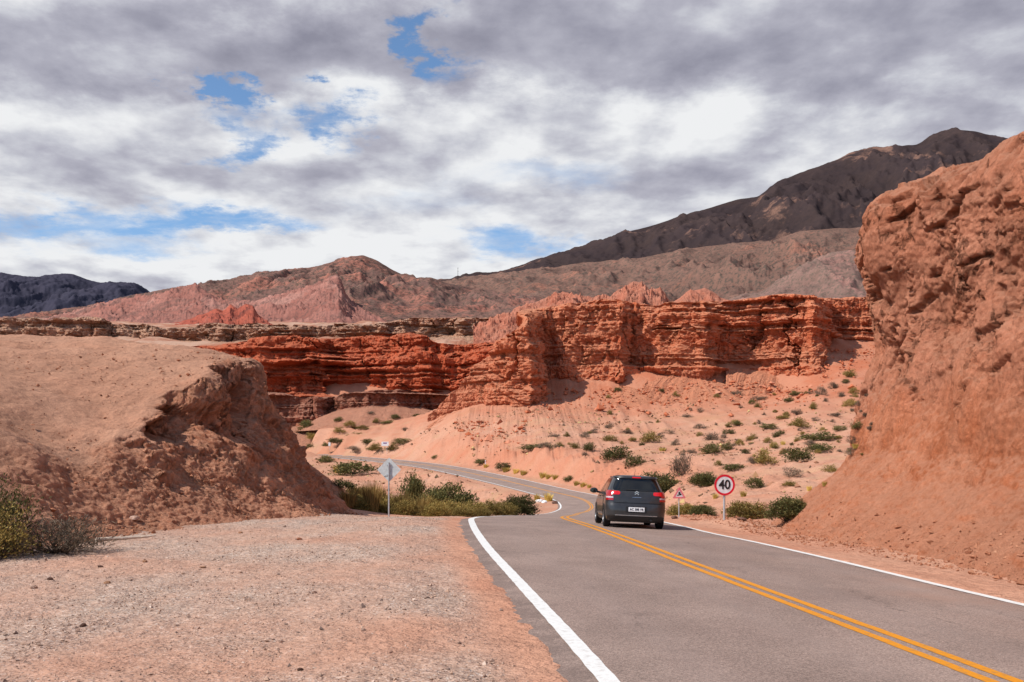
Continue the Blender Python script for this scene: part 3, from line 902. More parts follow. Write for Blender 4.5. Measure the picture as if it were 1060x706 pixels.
def wall_obj(name, label, pts, mat, step, ledge, lscale, butt, bscale, tal_slope, tal_len, rough, back=14.0, seed=0.0, rill=0.0, vwarp=1.0, sm=5):
    """pts: (px, d, top row, foot row, weight of the rock face)"""
    K = 1.6
    step, ledge, butt, tal_len, rough, back, rill = step * K, ledge * K, butt * K, tal_len * K, rough * K, back * K, rill * K
    lscale, bscale = lscale / K, bscale / K
    W = []
    for u, d, tp, ft, wt in pts:
        d = float(np.interp(d, *DM))
        a = px(u, tp, d)
        b = px(u, ft, d)
        W.append((a[0], a[1], a[2], b[2], wt))
    q, s = resample(W, step)
    q = smooth1(q, sm)
    tx, ty = np.gradient(q[:, 0]), np.gradient(q[:, 1])
    k = max(3, int(9.0 / step))
    tt = smooth1(np.stack([tx, ty], 1), k)
    tx, ty = tt[:, 0], tt[:, 1]
    tl = np.hypot(tx, ty) + 1e-9
    nx_, ny_ = ty / tl, -tx / tl
    top, foot = q[:, 2], q[:, 3]
    top = top + 0.5 * rough * fbm(s * 0.075, 0 * s, seed + .4, 4)
    hmax = (top - foot).max()
    nface = int(hmax / (step * .85))
    ntal = int(tal_len * 1.3 / (step * 1.3))
    nback = 12
    tf = np.linspace(0, 1, nface)
    O = []
    Zs = []
    # talus from below upwards
    for i in range(ntal):
        r = 1 - i / ntal
        O.append(r * tal_len + 0 * top)
        Zs.append(foot - tal_slope * tal_len * (r * .62 + .38 * r * r) * 1.0)
    for r in tf:
        O.append(0 * top - 0.10 * r * (top - foot) - 1.6 * max(0, (r - .93) / .07)**2)
        Zs.append(foot + r * (top - foot))
    for i in range(1, nback):
        O.append(-0.10 * (top - foot) - 1.6 - 0.001 * i)
        Zs.append(top + 0.3 * math.sin(i) * .4 - 0.03 * back * (i / nback))
    O = np.stack(O, 1)
    Z = np.stack(Zs, 1)
    BK = np.concatenate([np.zeros(ntal + nface), back * (np.arange(1, nback) / nback)**1.3])[None]
    isface = np.concatenate([np.zeros(ntal), np.ones(nface), np.ones(nback - 1)])[None] * q[:, 4][:, None]
    rel = np.concatenate([np.linspace(-1, 0, ntal), tf, np.ones(nback - 1)])[None] + 0 * O
    face = sstep(-.10, .10, rel + 0.14 * perlin(s[:, None] * 0.075, Z * 0.0625, seed + 2)) * q[:, 4][:, None]
    S = s[:, None] + 0 * O
    zz = Z + vwarp * fbm(S * 0.01875, 0 * S, seed + 3.3, 3)
    # hard and soft beds
    bed = fbm(0 * S + 2.2 + S * 0.0025, 0 * S, zz * lscale + seed, 4, .6)
    bed = np.tanh(5.5 * bed + .8 * perlin(S * .09, zz * lscale * 1.7, seed + 17))
    loc = 0.35 + 0.95 * sstep(-.25, .35, fbm(S * 0.03125, zz * 0.0625, seed + 8, 3))
    b1 = ridged(S * bscale, Z * bscale * .15, seed + 5.5, 4, .55)
    n3 = fbm(S * 0.1375, O * 0.125, Z * 0.1375 + seed, 5, .58)
    b2 = np.abs(perlin(S * bscale * 2.7 + .25 * n3, Z * 0.025, seed + 6.5))
    n4 = ridged(S * 0.4375, O * 0.4375, Z * 0.5625 + seed, 3, .55)
    rl = ridged(S * 0.3438 + 0.2187 * n3, Z * 0.03125, seed + 9.1, 4, .55)
    alc = sstep(.38, .62, fbm(S * 0.04687, Z * 0.075, seed + 14, 3)) * sstep(.05, .2, rel) * sstep(1.0, .8, rel)
    top_fade = 1 - .7 * sstep(.985, 1.0, rel)
    D = face * top_fade * (ledge * bed * loc + butt * (b1 - .25) - .28 * butt * sstep(.045, .015, b2) * sstep(-.1, .3, perlin(S * .06, Z * .05, seed + 21)) + rough * (.9 * n3 + .35 * n4) - 2.6 * ledge * alc * sstep(-.35, .15, bed))
    D = D + (1 - face) * (rill * (rl - .3) + rough * (.45 * n3 + .12 * n4) + .35 * butt * (b1 - .25) * sstep(-.8, -.1, rel))
    fl = ridged(S * .5 + .3 * n3, Z * .03 + seed, 3.7, 3, .6)
    D = D + face * top_fade * .55 * rough * (fl - .35) * sstep(-.2, .3, perlin(S * .02, Z * .05, seed + 31))
    D = D + face * top_fade * rough * .55 * facets((S + n3) * .22, Z * .0 + O * .1, Z * .30 + seed, int(seed)) + face * top_fade * rough * .22 * facets((S + n3) * .6, O * .2, Z * .8 + seed, int(seed) + 7)
    Dz = face * top_fade * .12 * rough * n4
    OO = O + D
    P = np.stack([q[:, 0][:, None] + nx_[:, None] * OO, q[:, 1][:, None] + ny_[:, None] * OO + BK, Z + Dz], -1)
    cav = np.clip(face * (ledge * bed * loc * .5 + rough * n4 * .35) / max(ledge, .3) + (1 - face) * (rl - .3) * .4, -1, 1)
    o = grid_obj(name, P, mat, flip=True, attrs={'tal': 1 - face, 'cav': cav}, smooth=False)
    tag(o, label, None, None, 'structure')
    return o


wall_obj('cliff', 'long layered red sandstone cliff facing the bend', [
    (385, 204, 482, 486, .05), (405, 201, 472, 476, .05), (425, 197, 455, 462, .08), (445, 191, 433, 446, .12), (463, 188, 413, 430, .18), (481, 185, 394, 424, .28), (500, 182, 371, 422, .45), (516, 179, 353, 424, .75), (532, 177, 341, 428, 1), (546, 176, 327, 432, 1),
    (551, 179, 321, 430, 1), (556, 193, 318, 402, 1), (575, 194, 315, 398, 1), (600, 191, 312, 400, 1), (625, 188, 307, 400, 1), (648, 185, 309, 398, 1),
    (654, 197, 312, 390, 1), (680, 194, 314, 388, 1), (706, 190, 313, 390, 1), (730, 187, 311, 394, 1), (738, 199, 313, 382, 1), (765, 197, 309, 380, 1), (795, 193, 303, 386, 1), (820, 190, 301, 396, 1), (843, 188, 304, 394, 1),
    (850, 192, 307, 380, 1), (856, 214, 310, 356, 1), (880, 215, 308, 354, 1), (920, 215, 307, 353, 1), (980, 213, 308, 352, 1), (1060, 210, 309, 352, 1), (1150, 200, 312, 352, 1)],
    M['red_wall'], 0.18, .85, .29, 4.6, .050, .60, 28.0, .90, seed=1.3, rill=1.5)
wall_obj('cliff', 'dark red terraced cliff behind the earth mound', [
    (-260, 290, 352, 425, 1), (-120, 285, 348, 425, 1), (0, 284, 349, 425, 1), (60, 284, 350, 425, 1), (110, 281, 349, 425, 1), (165, 283, 358, 425, 1), (215, 280, 357, 422, 1), (235, 268, 354, 420, 1), (270, 264, 347, 420, 1), (300, 262, 346, 420, 1), (335, 262, 350, 418, 1), (345, 272, 350, 415, 1), (385, 268, 345, 415, 1), (420, 264, 343, 415, 1), (445, 262, 348, 416, 1), (455, 266, 354, 416, 1), (500, 262, 355, 416, 1), (545, 262, 352, 416, 1)],
    M['dark_wall'], 0.30, 2.3, .17, 4.5, .03, .5, 14.0, 1.0, seed=4.7, rill=.9, vwarp=3.0, back=26)
wall_obj('cliff', 'low grey capped red cliff with shadowed alcoves above the flats', [
    (150, 246, 406, 440, 1), (220, 243, 404, 440, 1), (285, 240, 406, 440, 1), (305, 238, 409, 441, 1), (330, 238, 410, 440, 1), (336, 246, 411, 434, 1), (345, 246, 410, 426, 1), (360, 240, 407, 424, 1), (385, 238, 404, 420, 1), (410, 238, 403, 421, 1), (430, 239, 404, 423, 1), (452, 244, 407, 424, 1), (470, 250, 410, 424, 1)],
    M['cap_wall'], 0.25, 1.0, .35, 3.2, .07, .42, 12.0, .7, seed=9.1, rill=.5, back=30)
wall_obj('cliff', 'pale eroded terrace on the plateau in front of the mountain', [
    (-200, 340, 334, 352, 1), (-60, 340, 333, 353, 1), (10, 345, 329, 349, 1), (60, 342, 331, 350, 1), (100, 343, 327, 350, 1), (112, 352, 336, 350, 1), (150, 350, 335, 354, 1), (170, 352, 340, 354, 1), (200, 345, 338, 353, 1), (226, 338, 333, 354, 1), (240, 345, 335, 352, 1), (290, 340, 336, 353, 1), (340, 338, 337, 354, 1), (380, 330, 335, 354, 1), (420, 338, 330, 350, 1), (480, 335, 329, 348, 1), (540, 338, 328, 346, 1), (620, 340, 326, 346, 1)],
    M['terrace'], 0.34, .9, .30, 4.5, .05, .4, 16.0, 1.4, seed=12.9, rill=1.2, back=60)

# ------------------------------------------------------------------ mountains


def mountain(name, label, ridge, foot_row, dF, dR, mat, nu, nv, amp, fscale, power=1.0, jag=0.0, seed=0.0, diag=0.0, spur=0.35, fac=0.0):
    u = np.array([r[0] for r in ridge], float)
    v = np.array([r[1] for r in ridge], float)
    uu = np.linspace(u[0], u[-1], nu)
    vv = np.interp(uu, u, v)
    kk = max(3, nu // 140)
    vv = smooth1(vv[:, None], kk)[:, 0]
    tt = np.concatenate([np.linspace(0, 1, nv), 1 + np.linspace(0, .45, nv // 4)[1:]])
    T = tt[None] + 0 * uu[:, None]
    az = (uu - CX) / F
    D = dF + (dR - dF) * T
    X = az[:, None] * dR * (0.72 + 0.28 * T) if False else az[:, None] * D
    zf = EYE + (HY - foot_row) * dF / F - 0.015 * dF
    zr = EYE + (HY - vv) * dR / F
    Tc = np.clip(T, 0, 1)
    Z = zf + (zr[:, None] - zf) * Tc**power
    Z = np.where(T > 1, zr[:, None] - (T - 1) * (zr[:, None] - zf) * 1.3, Z)
    s = fscale / dR
    xs, ys_ = X * s, D * s
    g1 = ridged(xs + .35 * perlin(xs * 1.3, ys_ * 1.3, seed) + diag * ys_, ys_ * spur, seed + 1.7, 6, .52)
    g2 = ridged(xs * 2.6 + diag * 2 * ys_, ys_ * 1.6, seed + 4.2, 5, .55)
    env = np.sin(np.clip(T, 0, 1) * math.pi)**.7 * .9 + .02
    hgt = (zr[:, None] - zf)
    Z = Z + amp * hgt * env * (g1 - .25) + .42 * amp * hgt * env * (g2 - .25) + .10 * amp * hgt * env * (ridged(xs * 7, ys_ * 5, seed + 6.1, 4, .55) - .25)
    if jag:
        Z = Z + jag * hgt * sstep(.5, 1.0, T) * (ridged(xs * 4, ys_ * 2, seed + 8, 4, .6) - .3)
    if fac:
        fc_ = fac * hgt * (env + .15 * sstep(.5, 1, T)) * (facets(xs * 5 + .4 * g2, ys_ * 5, Z * s * 5, 11, 1.0, .12) + .45 * facets(xs * 13, ys_ * 13, Z * s * 13, 23, 1.0, .12))
        Z = Z + fc_
    P = np.stack([X, D + 0 * X, Z], -1)
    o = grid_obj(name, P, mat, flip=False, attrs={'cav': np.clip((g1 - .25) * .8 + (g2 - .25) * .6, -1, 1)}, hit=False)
    tag(o, label, None, None, 'structure')
    return o


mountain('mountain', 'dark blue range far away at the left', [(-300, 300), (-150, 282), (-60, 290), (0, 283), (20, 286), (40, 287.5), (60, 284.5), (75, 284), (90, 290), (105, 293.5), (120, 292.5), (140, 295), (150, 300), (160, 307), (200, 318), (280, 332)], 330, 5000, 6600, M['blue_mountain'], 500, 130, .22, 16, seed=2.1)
mountain('mountain', 'mountain painted dark as in cloud shade with its peak above the right cliff', [(380, 318), (440, 293), (480, 287), (520, 281), (565, 267), (600, 257), (640, 243), (670, 235), (700, 226), (745, 212), (765, 206), (785, 204), (800, 192), (825, 180), (850, 172), (880, 160), (905, 153), (920, 155), (935, 151), (950, 150), (965, 140), (985, 134), (1010, 136), (1030, 142), (1060, 150), (1120, 165), (1250, 200), (1500, 300)], 300, 3000, 4600, M['shaded_mountain'], 700, 200, .17, 12, seed=5.1)
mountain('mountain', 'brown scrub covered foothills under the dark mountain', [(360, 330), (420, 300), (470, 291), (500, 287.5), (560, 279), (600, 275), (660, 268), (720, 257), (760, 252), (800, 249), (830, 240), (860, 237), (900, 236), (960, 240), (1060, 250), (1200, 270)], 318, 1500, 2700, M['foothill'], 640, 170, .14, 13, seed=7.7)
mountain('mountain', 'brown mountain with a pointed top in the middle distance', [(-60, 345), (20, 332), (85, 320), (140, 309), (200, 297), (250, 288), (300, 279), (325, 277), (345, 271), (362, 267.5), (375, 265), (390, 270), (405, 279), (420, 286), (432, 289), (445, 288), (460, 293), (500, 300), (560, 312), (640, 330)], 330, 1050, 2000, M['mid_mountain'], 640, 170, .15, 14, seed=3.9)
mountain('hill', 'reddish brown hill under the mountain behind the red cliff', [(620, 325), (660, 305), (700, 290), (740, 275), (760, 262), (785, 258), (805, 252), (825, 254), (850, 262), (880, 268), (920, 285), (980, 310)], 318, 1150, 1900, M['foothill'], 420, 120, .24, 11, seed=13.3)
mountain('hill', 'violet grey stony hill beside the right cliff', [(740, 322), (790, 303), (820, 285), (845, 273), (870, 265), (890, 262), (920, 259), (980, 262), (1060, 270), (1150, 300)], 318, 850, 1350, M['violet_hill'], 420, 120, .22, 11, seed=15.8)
mountain('outcrop', 'tilted pink rock slabs on the brown mountain flank', [(40, 336), (70, 328), (100, 320), (130, 314), (170, 306), (203, 298), (207, 302), (214, 307), (222, 311), (235, 315), (250, 317), (275, 313), (300, 306), (315, 301), (330, 295), (342, 290), (350, 289), (354, 295), (358, 307), (364, 318), (378, 327), (400, 338)], 336, 800, 1180, M['pink_slab'], 480, 130, .26, 18, seed=18.2, diag=1.6, jag=.02, spur=.9, fac=.015)
mountain('outcrop', 'jagged red rock ridge low on the mountain flank', [(165, 339), (190, 333), (206, 327), (216, 324), (224, 320), (231, 323), (238, 317), (246, 320), (254, 315), (262, 317), (267, 326), (274, 331), (284, 338)], 338, 640, 760, M['red_slab'], 260, 70, .25, 22, seed=21.2, diag=1.0, jag=.03, spur=.8, fac=.04)
mountain('outcrop', 'row of rusty red pinnacles behind the long cliff', [(490, 334), (520, 328), (545, 318), (562, 309), (578, 304), (600, 308), (618, 310), (632, 309), (640, 301), (650, 297), (655, 292), (664, 293), (670, 301), (684, 303), (694, 315), (700, 318)], 362, 400, 490, M['rust_peak'], 420, 110, .34, 18, seed=24.5, jag=.0, spur=1.0, fac=.035)
mountain('outcrop', 'small pink pinnacle above the long red cliff top', [(690, 318), (704, 309), (712, 302), (722, 300), (730, 298), (738, 302), (746, 308), (760, 313), (775, 318)], 345, 420, 500, M['rust_peak'], 200, 80, .34, 18, seed=27.5, jag=.0, spur=1.0)

# ------------------------------------------------------------------ placing things on what is really there


def ray_px(u, v):
    d = Vector(((u - CX) / F, 1.0, (HY - v) / F)).normalized()
    o = Vector((0, 0, EYE))
    best = None
    for b in BVH:
        h = b.ray_cast(o, d)
        if h[0] is not None and (best is None or h[3] < best[1]):
            best = (h[0], h[3])
    return best[0] if best else None


def drop(x, y, top=60.0):
    best = None
    for b in BVH:
        h = b.ray_cast(Vector((x, y, top)), Vector((0, 0, -1)))
        if h[0] is not None and (best is None or h[0].z > best):
            best = h[0].z
    return best


# ------------------------------------------------------------------ bushes


def bush_mesh(n, nclump, leaf, flat=1.0, spread=.16, seed=0, upright=0.0, stems=14, twig=False):
    r = np.random.RandomState(seed)
    cl = []
    while len(cl) < nclump:
        a = r.uniform(0, 2 * math.pi)
        rad = math.sqrt(r.uniform(0, 1)) * .40
        zt = (1 - (rad / .46)**2)**.5
        z = r.uniform(.22, 1.0) * zt * .86 * r.uniform(.72, 1.05)
        cl.append((rad * math.cos(a), rad * math.sin(a), z))
    cl = np.array(cl)
    k = r.randint(0, nclump, n)
    p = cl[k] + r.normal(size=(n, 3)) * spread * np.array([.62, .62, .55])
    p[:, 2] = np.abs(p[:, 2]) * .98 + .015
    d = r.normal(size=(n, 3))
    d[:, 2] = np.abs(d[:, 2]) + upright
    out = p - np.array([0, 0, .1])
    d += 1.2 * out / (np.linalg.norm(out, axis=1)[:, None] + .05)
    d /= np.linalg.norm(d, axis=1)[:, None]
    w = np.cross(d, r.normal(size=(n, 3)))
    w /= np.linalg.norm(w, axis=1)[:, None]
    L = leaf * r.uniform(.6, 1.5, n)[:, None]
    Wd = L * (.10 if twig else .38)
    V = np.stack([p - d * L * .5, p + w * Wd * .5, p + d * L * .5, p - w * Wd * .5], 1).reshape(-1, 3)
    fcs = np.arange(n * 4).reshape(-1, 4)
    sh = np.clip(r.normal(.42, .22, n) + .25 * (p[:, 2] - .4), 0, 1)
    vs, fs, ss = [V], [fcs], [sh]
    base = n * 4
    for i in range(stems):
        c = cl[r.randint(nclump)] * np.array([1, 1, .95])
        b0 = np.array([r.normal(0, .05), r.normal(0, .05), -.03])
        side = np.cross(c - b0, r.normal(size=3))
        side /= np.linalg.norm(side)
        m_ = (b0 + c) / 2 + r.normal(size=3) * .04
        q = np.array([b0 - side * .010, b0 + side * .010, m_ + side * .007, m_ - side * .007, m_ - side * .007, m_ + side * .007, c + side * .002, c - side * .002])
        vs.append(q)
        fs.append(np.array([[0, 1, 2, 3], [4, 5, 6, 7]]) + base)
        ss.append(np.array([2.0, 2.0]))
        base += 8
    V = np.concatenate(vs)
    Fc = np.concatenate(fs)
    sh = np.concatenate(ss)
    me = mesh_from(V, Fc, False, None, {'shade': np.clip(sh, 0, 1)})
    return me, (sh > 1.5)


def tuft_mesh(n, seed, lean=.45):
    r = np.random.RandomState(seed)
    a = r.uniform(0, 2 * math.pi, n)
    rad = np.sqrt(r.uniform(0, 1, n)) * .30
    b = np.stack([rad * np.cos(a), rad * np.sin(a), 0 * a - .02], 1)
    h = r.uniform(.45, 1.0, n)
    out = np.stack([np.cos(a), np.sin(a), 0 * a], 1) * (rad[:, None] / .3) * lean + r.normal(size=(n, 3)) * .10
    tip = b + out * h[:, None] * .6 + np.array([0, 0, 1]) * h[:, None]
    mid_ = b + out * h[:, None] * .2 + np.array([0, 0, .55]) * h[:, None]
    w = np.stack([-np.sin(a + r.normal(size=n)), np.cos(a), 0 * a], 1) * .022
    V = np.stack([b - w, b + w, mid_ + w * .8, mid_ - w * .8, mid_ - w * .8, mid_ + w * .8, tip + w * .15, tip - w * .15], 1).reshape(-1, 3)
    i = np.arange(n)[:, None] * 8
    Fc = np.concatenate([i + np.array([0, 1, 2, 3]), i + np.array([4, 5, 6, 7])])
    s = np.clip(r.normal(.5, .25, n), 0, 1)
    return mesh_from(V, Fc, False, None, {'shade': np.concatenate([s, s])})


BM = {}


def variants(kind, mat, makers):
    BM[kind] = []
    for me in makers:
        stemmask = None
        if isinstance(me, tuple):
            me, stemmask = me
        me.materials.append(mat)
        if stemmask is not None:
            me.materials.append(M['stem'])
            me.polygons.foreach_set('material_index', stemmask.astype(np.int32))
        BM[kind].append(me)


variants('green', M['leaf_green'], [bush_mesh(1500, 26, .085, seed=40 + i) for i in range(4)])
variants('biggreen', M['leaf_green'], [bush_mesh(8500, 75, .052, spread=.11, seed=60 + i, stems=26) for i in range(3)])
variants('olive', M['leaf_olive'], [bush_mesh(1300, 24, .085, seed=80 + i, upright=.4) for i in range(4)])
variants('bigolive', M['leaf_olive'], [bush_mesh(6500, 70, .055, spread=.12, seed=100 + i, upright=1.0, stems=30) for i in range(3)])
variants('grey', M['leaf_grey'], [bush_mesh(1000, 20, .16, spread=.17, seed=120 + i, upright=.3, stems=30, twig=True) for i in range(4)])
variants('yellow', M['leaf_yellow'], [tuft_mesh(170, 140 + i) for i in range(4)])
variants('straw', M['leaf_straw'], [tuft_mesh(300, 160 + i, .75) for i in range(3)])

NAMES = {'green': ('shrub', 'shrub'), 'biggreen': ('shrub', 'shrub'), 'olive': ('shrub', 'shrub'), 'bigolive': ('shrub', 'shrub'), 'grey': ('dry_shrub', 'shrub'), 'yellow': ('grass_tuft', 'grass tuft'), 'straw': ('broom_shrub', 'shrub')}


def plant(kind, u, v, w, h, label, group=None, world=None):
    if world is None:
        hit = ray_px(u, v)
        if hit is None:
            return None
        k = hit.y / F
    else:
        hit = Vector(world)
        k = 1.0
    me = random.choice(BM[kind])
    nm, cat = NAMES[kind]
    o = bpy.data.objects.new(nm, me)
    col.objects.link(o)
    W, Hh = w * k, h * k
    o.location = hit + Vector((0, W * .18 if world is None else 0, -0.03 * Hh))
    o.scale = (W * 1.06, W * 1.06, Hh * 1.12)
    o.rotation_euler = (0, 0, random.uniform(0, 6.28))
    tag(o, label, cat, group)
    return o


G_SLOPE = 'shrubs dotted over the slope below the long red cliff'
G_FLAT = 'shrubs on the flats beyond the far road'
G_TUFT = 'yellow grass tufts along the far shoulder'


def plant_d(kind, u, d, w, vtop, label, group=None):
    x = (u - CX) / F * d
    z = drop(x, d)
    hh = EYE + (HY - vtop) * d / F - z
    return plant(kind, 0, 0, w * d / F, hh, label, group, world=(x, d, z))


# distinct plants first: kind, column, base row, width, height, label
for a in [
    ('biggreen', 818, 539, 52, 27, 'large dark green bush at the foot of the right cliff behind the 40 sign'),
    ('bigolive', 775, 538, 46, 22, 'light olive bush just right of the 40 sign pole'),
    ('biggreen', 683, 514, 50, 28, 'big dark olive bush right behind the car'),
    ('biggreen', 729, 503, 34, 16, 'dark green bush above the triangular sign'),
    ('grey', 707, 492, 22, 27, 'tall bare grey twiggy bush on the bank above the car'),
    ('green', 640, 477, 32, 18, 'wide green bush on the bank left of the car roof'),
    ('green', 657, 483, 21, 14, 'dark bush touching the wide green bush above the car'),
    ('green', 611, 467, 14, 11, 'small dark round bush on the bank edge'),
    ('green', 555, 466, 34, 8, 'long low grey green bush along the bank rim'),
    ('green', 782, 505, 21, 14, 'dark green bush leaning right, just right of the 40 sign'),
    ('green', 761, 487, 27, 9, 'flat green bush right above the 40 sign'),
    ('olive', 818, 504, 15, 8, 'round straw coloured bush above the large dark bush'),
    ('grey', 821, 494, 21, 11, 'grey spiky bush on bare dirt above the round straw bush'),
    ('olive', 795, 481, 25, 18, 'yellow green bush in the middle of the slope'),
    ('green', 826, 478, 31, 17, 'dark green bush right of the yellow green bush'),
    ('green', 849, 456, 38, 11, 'long dark bush near the top of the right slope'),
    ('green', 852, 468, 29, 11, 'grey green bush below the long dark bush'),
    ('olive', 830, 443, 23, 12, 'yellow green bush high on the right slope'),
    ('green', 364, 492, 46, 18, 'dark green bush left of the diamond sign'),
    ('green', 354, 507, 26, 13, 'low green bush at the shaded foot of the mound'),
    ('green', 337, 479, 18, 9, 'small grey green bush by the far road edge next to the mound'),
    ('green', 521, 486, 16, 9, 'dark round bush on the far shoulder right of the marker post'),
    ('green', 497, 480, 14, 6, 'low green bush behind the white marker post'),
    ('green', 588, 499, 11, 8, 'small round green bush on the far shoulder left of the car'),
]:
    plant(*a)
for u, d, w, vt in [(360, 44, 20, 508), (372, 47, 20, 502), (385, 45, 18, 500), (396, 48, 16, 507), (415, 46, 18, 510), (437, 47, 16, 514), (390, 53, 18, 503)]:
    plant_d('straw', u, d, w, vt, 'olive yellow broom standing along the crest around the diamond sign', 'broom shrubs along the crest')
for u, d, w, vt in [(360, 46, 32, 509), (376, 45, 30, 512), (384, 50, 40, 504), (396, 46, 28, 513), (405, 49, 36, 508), (420, 45, 30, 514), (430, 49, 38, 510), (446, 50, 34, 512), (452, 46, 30, 517), (468, 52, 38, 515), (488, 55, 36, 517), (505, 57, 34, 516), (522, 62, 30, 517), (480, 47, 26, 523), (498, 49, 24, 524), (368, 53, 32, 501)]:
    plant_d('bigolive', u, d, w, vt, 'leafy olive shrub among the broom along the crest', 'olive shrubs along the crest')
plant_d('biggreen', 462, 58, 60, 494, 'largest dark bush in the hollow inside the bend')
plant_d('biggreen', 539, 66, 36, 509, 'green bush beside the whitewashed stones at the bend')
plant_d('biggreen', 427, 68, 34, 486, 'dark round bush touching the right corner of the diamond sign')
plant_d('biggreen', 447, 62, 34, 503, 'small dark bush against the left side of the largest bush in the hollow')
plant_d('bigolive', 708, 50, 38, 519, 'low brownish bush around the pole of the triangular sign')
plant_d('biggreen', 727, 46, 30, 521, 'small green bush between the triangular sign and the 40 sign')
for k, u, v, w, h in [('grey', 778, 480, 11, 10), ('green', 797, 444, 18, 7), ('green', 804, 453, 10, 8), ('green', 889, 444, 17, 10), ('green', 870, 446, 14, 7), ('grey', 884, 459, 14, 9), ('grey', 883, 471, 15, 9), ('olive', 860, 489, 17, 9), ('grey', 850, 409, 13, 10), ('grey', 864, 402, 11, 8),
                      ('green', 817, 416, 11, 6), ('green', 824, 409, 14, 6), ('olive', 882, 421, 17, 10), ('olive', 880, 391, 15, 11), ('green', 876, 397, 8, 6), ('grey', 867, 431, 15, 5), ('grey', 738, 456, 19, 10), ('green', 737, 470, 22, 13), ('green', 753, 466, 12, 11), ('olive', 766, 461, 9, 8), ('olive', 780, 455, 9, 7), ('grey', 787, 414, 17, 6),
                      ('grey', 763, 409, 14, 6), ('olive', 811, 434, 14, 6), ('olive', 762, 440, 16, 6), ('olive', 795, 459, 10, 7), ('olive', 802, 464, 11, 8), ('green', 755, 450, 13, 7), ('grey', 825, 429, 11, 8), ('olive', 632, 457, 17, 8), ('olive', 673, 458, 23, 12), ('grey', 564, 464, 19, 7), ('olive', 578, 463, 12, 6), ('olive', 596, 465, 13, 7), ('grey', 631, 443, 10, 6),
                      ('grey', 649, 449, 14, 6), ('grey', 699, 461, 9, 8), ('grey', 711, 433, 12, 6), ('grey', 605, 453, 11, 7), ('grey', 615, 449, 9, 6), ('grey', 574, 453, 12, 6), ('grey', 726, 444, 15, 6), ('olive', 655, 457, 9, 6), ('grey', 692, 450, 12, 6), ('olive', 842, 424, 9, 6), ('grey', 872, 411, 9, 7), ('olive', 884, 408, 12, 8), ('grey', 845, 436, 8, 5), ('olive', 852, 447, 9, 5), ('olive', 744, 482, 9, 6), ('grey', 716, 470, 10, 8), ('green', 772, 470, 9, 7), ('grey', 838, 461, 10, 6), ('olive', 868, 455, 9, 6), ('olive', 812, 470, 9, 6)]:
    lb = {'grey': 'small grey twiggy shrub on the pink slope below the long cliff', 'green': 'small green shrub on the pink slope below the long cliff', 'olive': 'small olive yellow shrub on the pink slope below the long cliff'}[k]
    plant(k, u, v, w, h, lb, {'grey': 'grey shrubs dotted over the slope', 'green': 'green shrubs dotted over the slope', 'olive': 'olive shrubs dotted over the slope'}[k])
rs = np.random.RandomState(5)
cnt = 0
while cnt < 85:
    u, v = rs.uniform(560, 905), rs.uniform(404, 474)
    if v < 440 and u < 700 and rs.rand() < .7:
        continue
    if v < 404 + max(0, (640 - u)) * .6:
        continue
    s_ = rs.uniform(2.6, 6.5)
    k = ['grey', 'olive', 'grey', 'green', 'olive'][rs.randint(5)]
    plant(k, u, v, s_ * 1.3, s_, {'grey': 'tiny grey shrub speck on the slope below the long cliff', 'green': 'tiny green shrub speck on the slope below the long cliff', 'olive': 'tiny olive shrub speck on the slope below the long cliff'}[k], 'tiny shrubs scattered over the slope')
    cnt += 1
for k, u, v, w, h in [('green', 350, 437, 9, 7), ('green', 338, 450, 16, 8), ('olive', 351, 448, 13, 7), ('green', 364, 454, 12, 7), ('green', 349, 459, 21, 7), ('green', 383, 460, 18, 7), ('olive', 362, 442, 13, 8), ('olive', 375, 445, 13, 6), ('olive', 390, 438, 9, 6), ('green', 401, 439, 13, 5), ('green', 409, 434, 10, 7), ('green', 416, 460, 20, 8),
                      ('olive', 323, 455, 15, 9), ('green', 323, 464, 13, 7), ('olive', 391, 467, 24, 9), ('olive', 408, 467, 16, 9), ('grey', 365, 466, 17, 6), ('green', 451, 475, 9, 5), ('grey', 384, 429, 9, 5), ('green', 432, 432, 10, 5), ('green', 317, 442, 14, 9), ('olive', 312, 448, 14, 8), ('green', 337, 462, 9, 5), ('olive', 372, 452, 9, 5), ('grey', 420, 446, 8, 5)]:
    lb = {'grey': 'grey shrub on the flats beyond the far road', 'green': 'green shrub on the flats beyond the far road', 'olive': 'olive yellow shrub on the flats beyond the far road'}[k]
    plant(k, u, v, w, h, lb, G_FLAT)
for u, v, w, h in [(524, 488.5, 10, 5), (534, 490, 9, 5), (542, 491.5, 10, 5), (562, 494.5, 9, 6), (568, 495.5, 9, 5), (575, 496, 8, 5), (597, 502.5, 8, 5), (604, 504, 9, 5), (503, 484, 7, 4), (610, 505, 6, 4)]:
    plant('yellow', u, v, w, h, 'yellow grass tuft on the far shoulder below the red bank', G_TUFT)
for u, v, w, h in [(778, 461, 6, 4), (811, 461, 6, 5), (854, 503, 7, 5), (838, 508, 7, 5), (741, 516, 8, 5), (770, 514, 8, 6), (887, 464, 11, 5), (686, 468, 9, 5), (700, 500, 7, 4)]:
    plant('yellow', u, v, w, h, 'pale yellow grass tuft on the bare slope right of the car', 'yellow grass tufts on the slope')
plant('yellow', 568, 519, 11, 9, 'yellow grass tuft right of the whitewashed stones at the bend')
plant('yellow', 556, 518, 8, 7, 'yellow grass tuft left of the whitewashed stones at the bend')
plant('yellow', 350, 489, 12, 8, 'yellow grass tuft at the left end of the bush beside the mound')

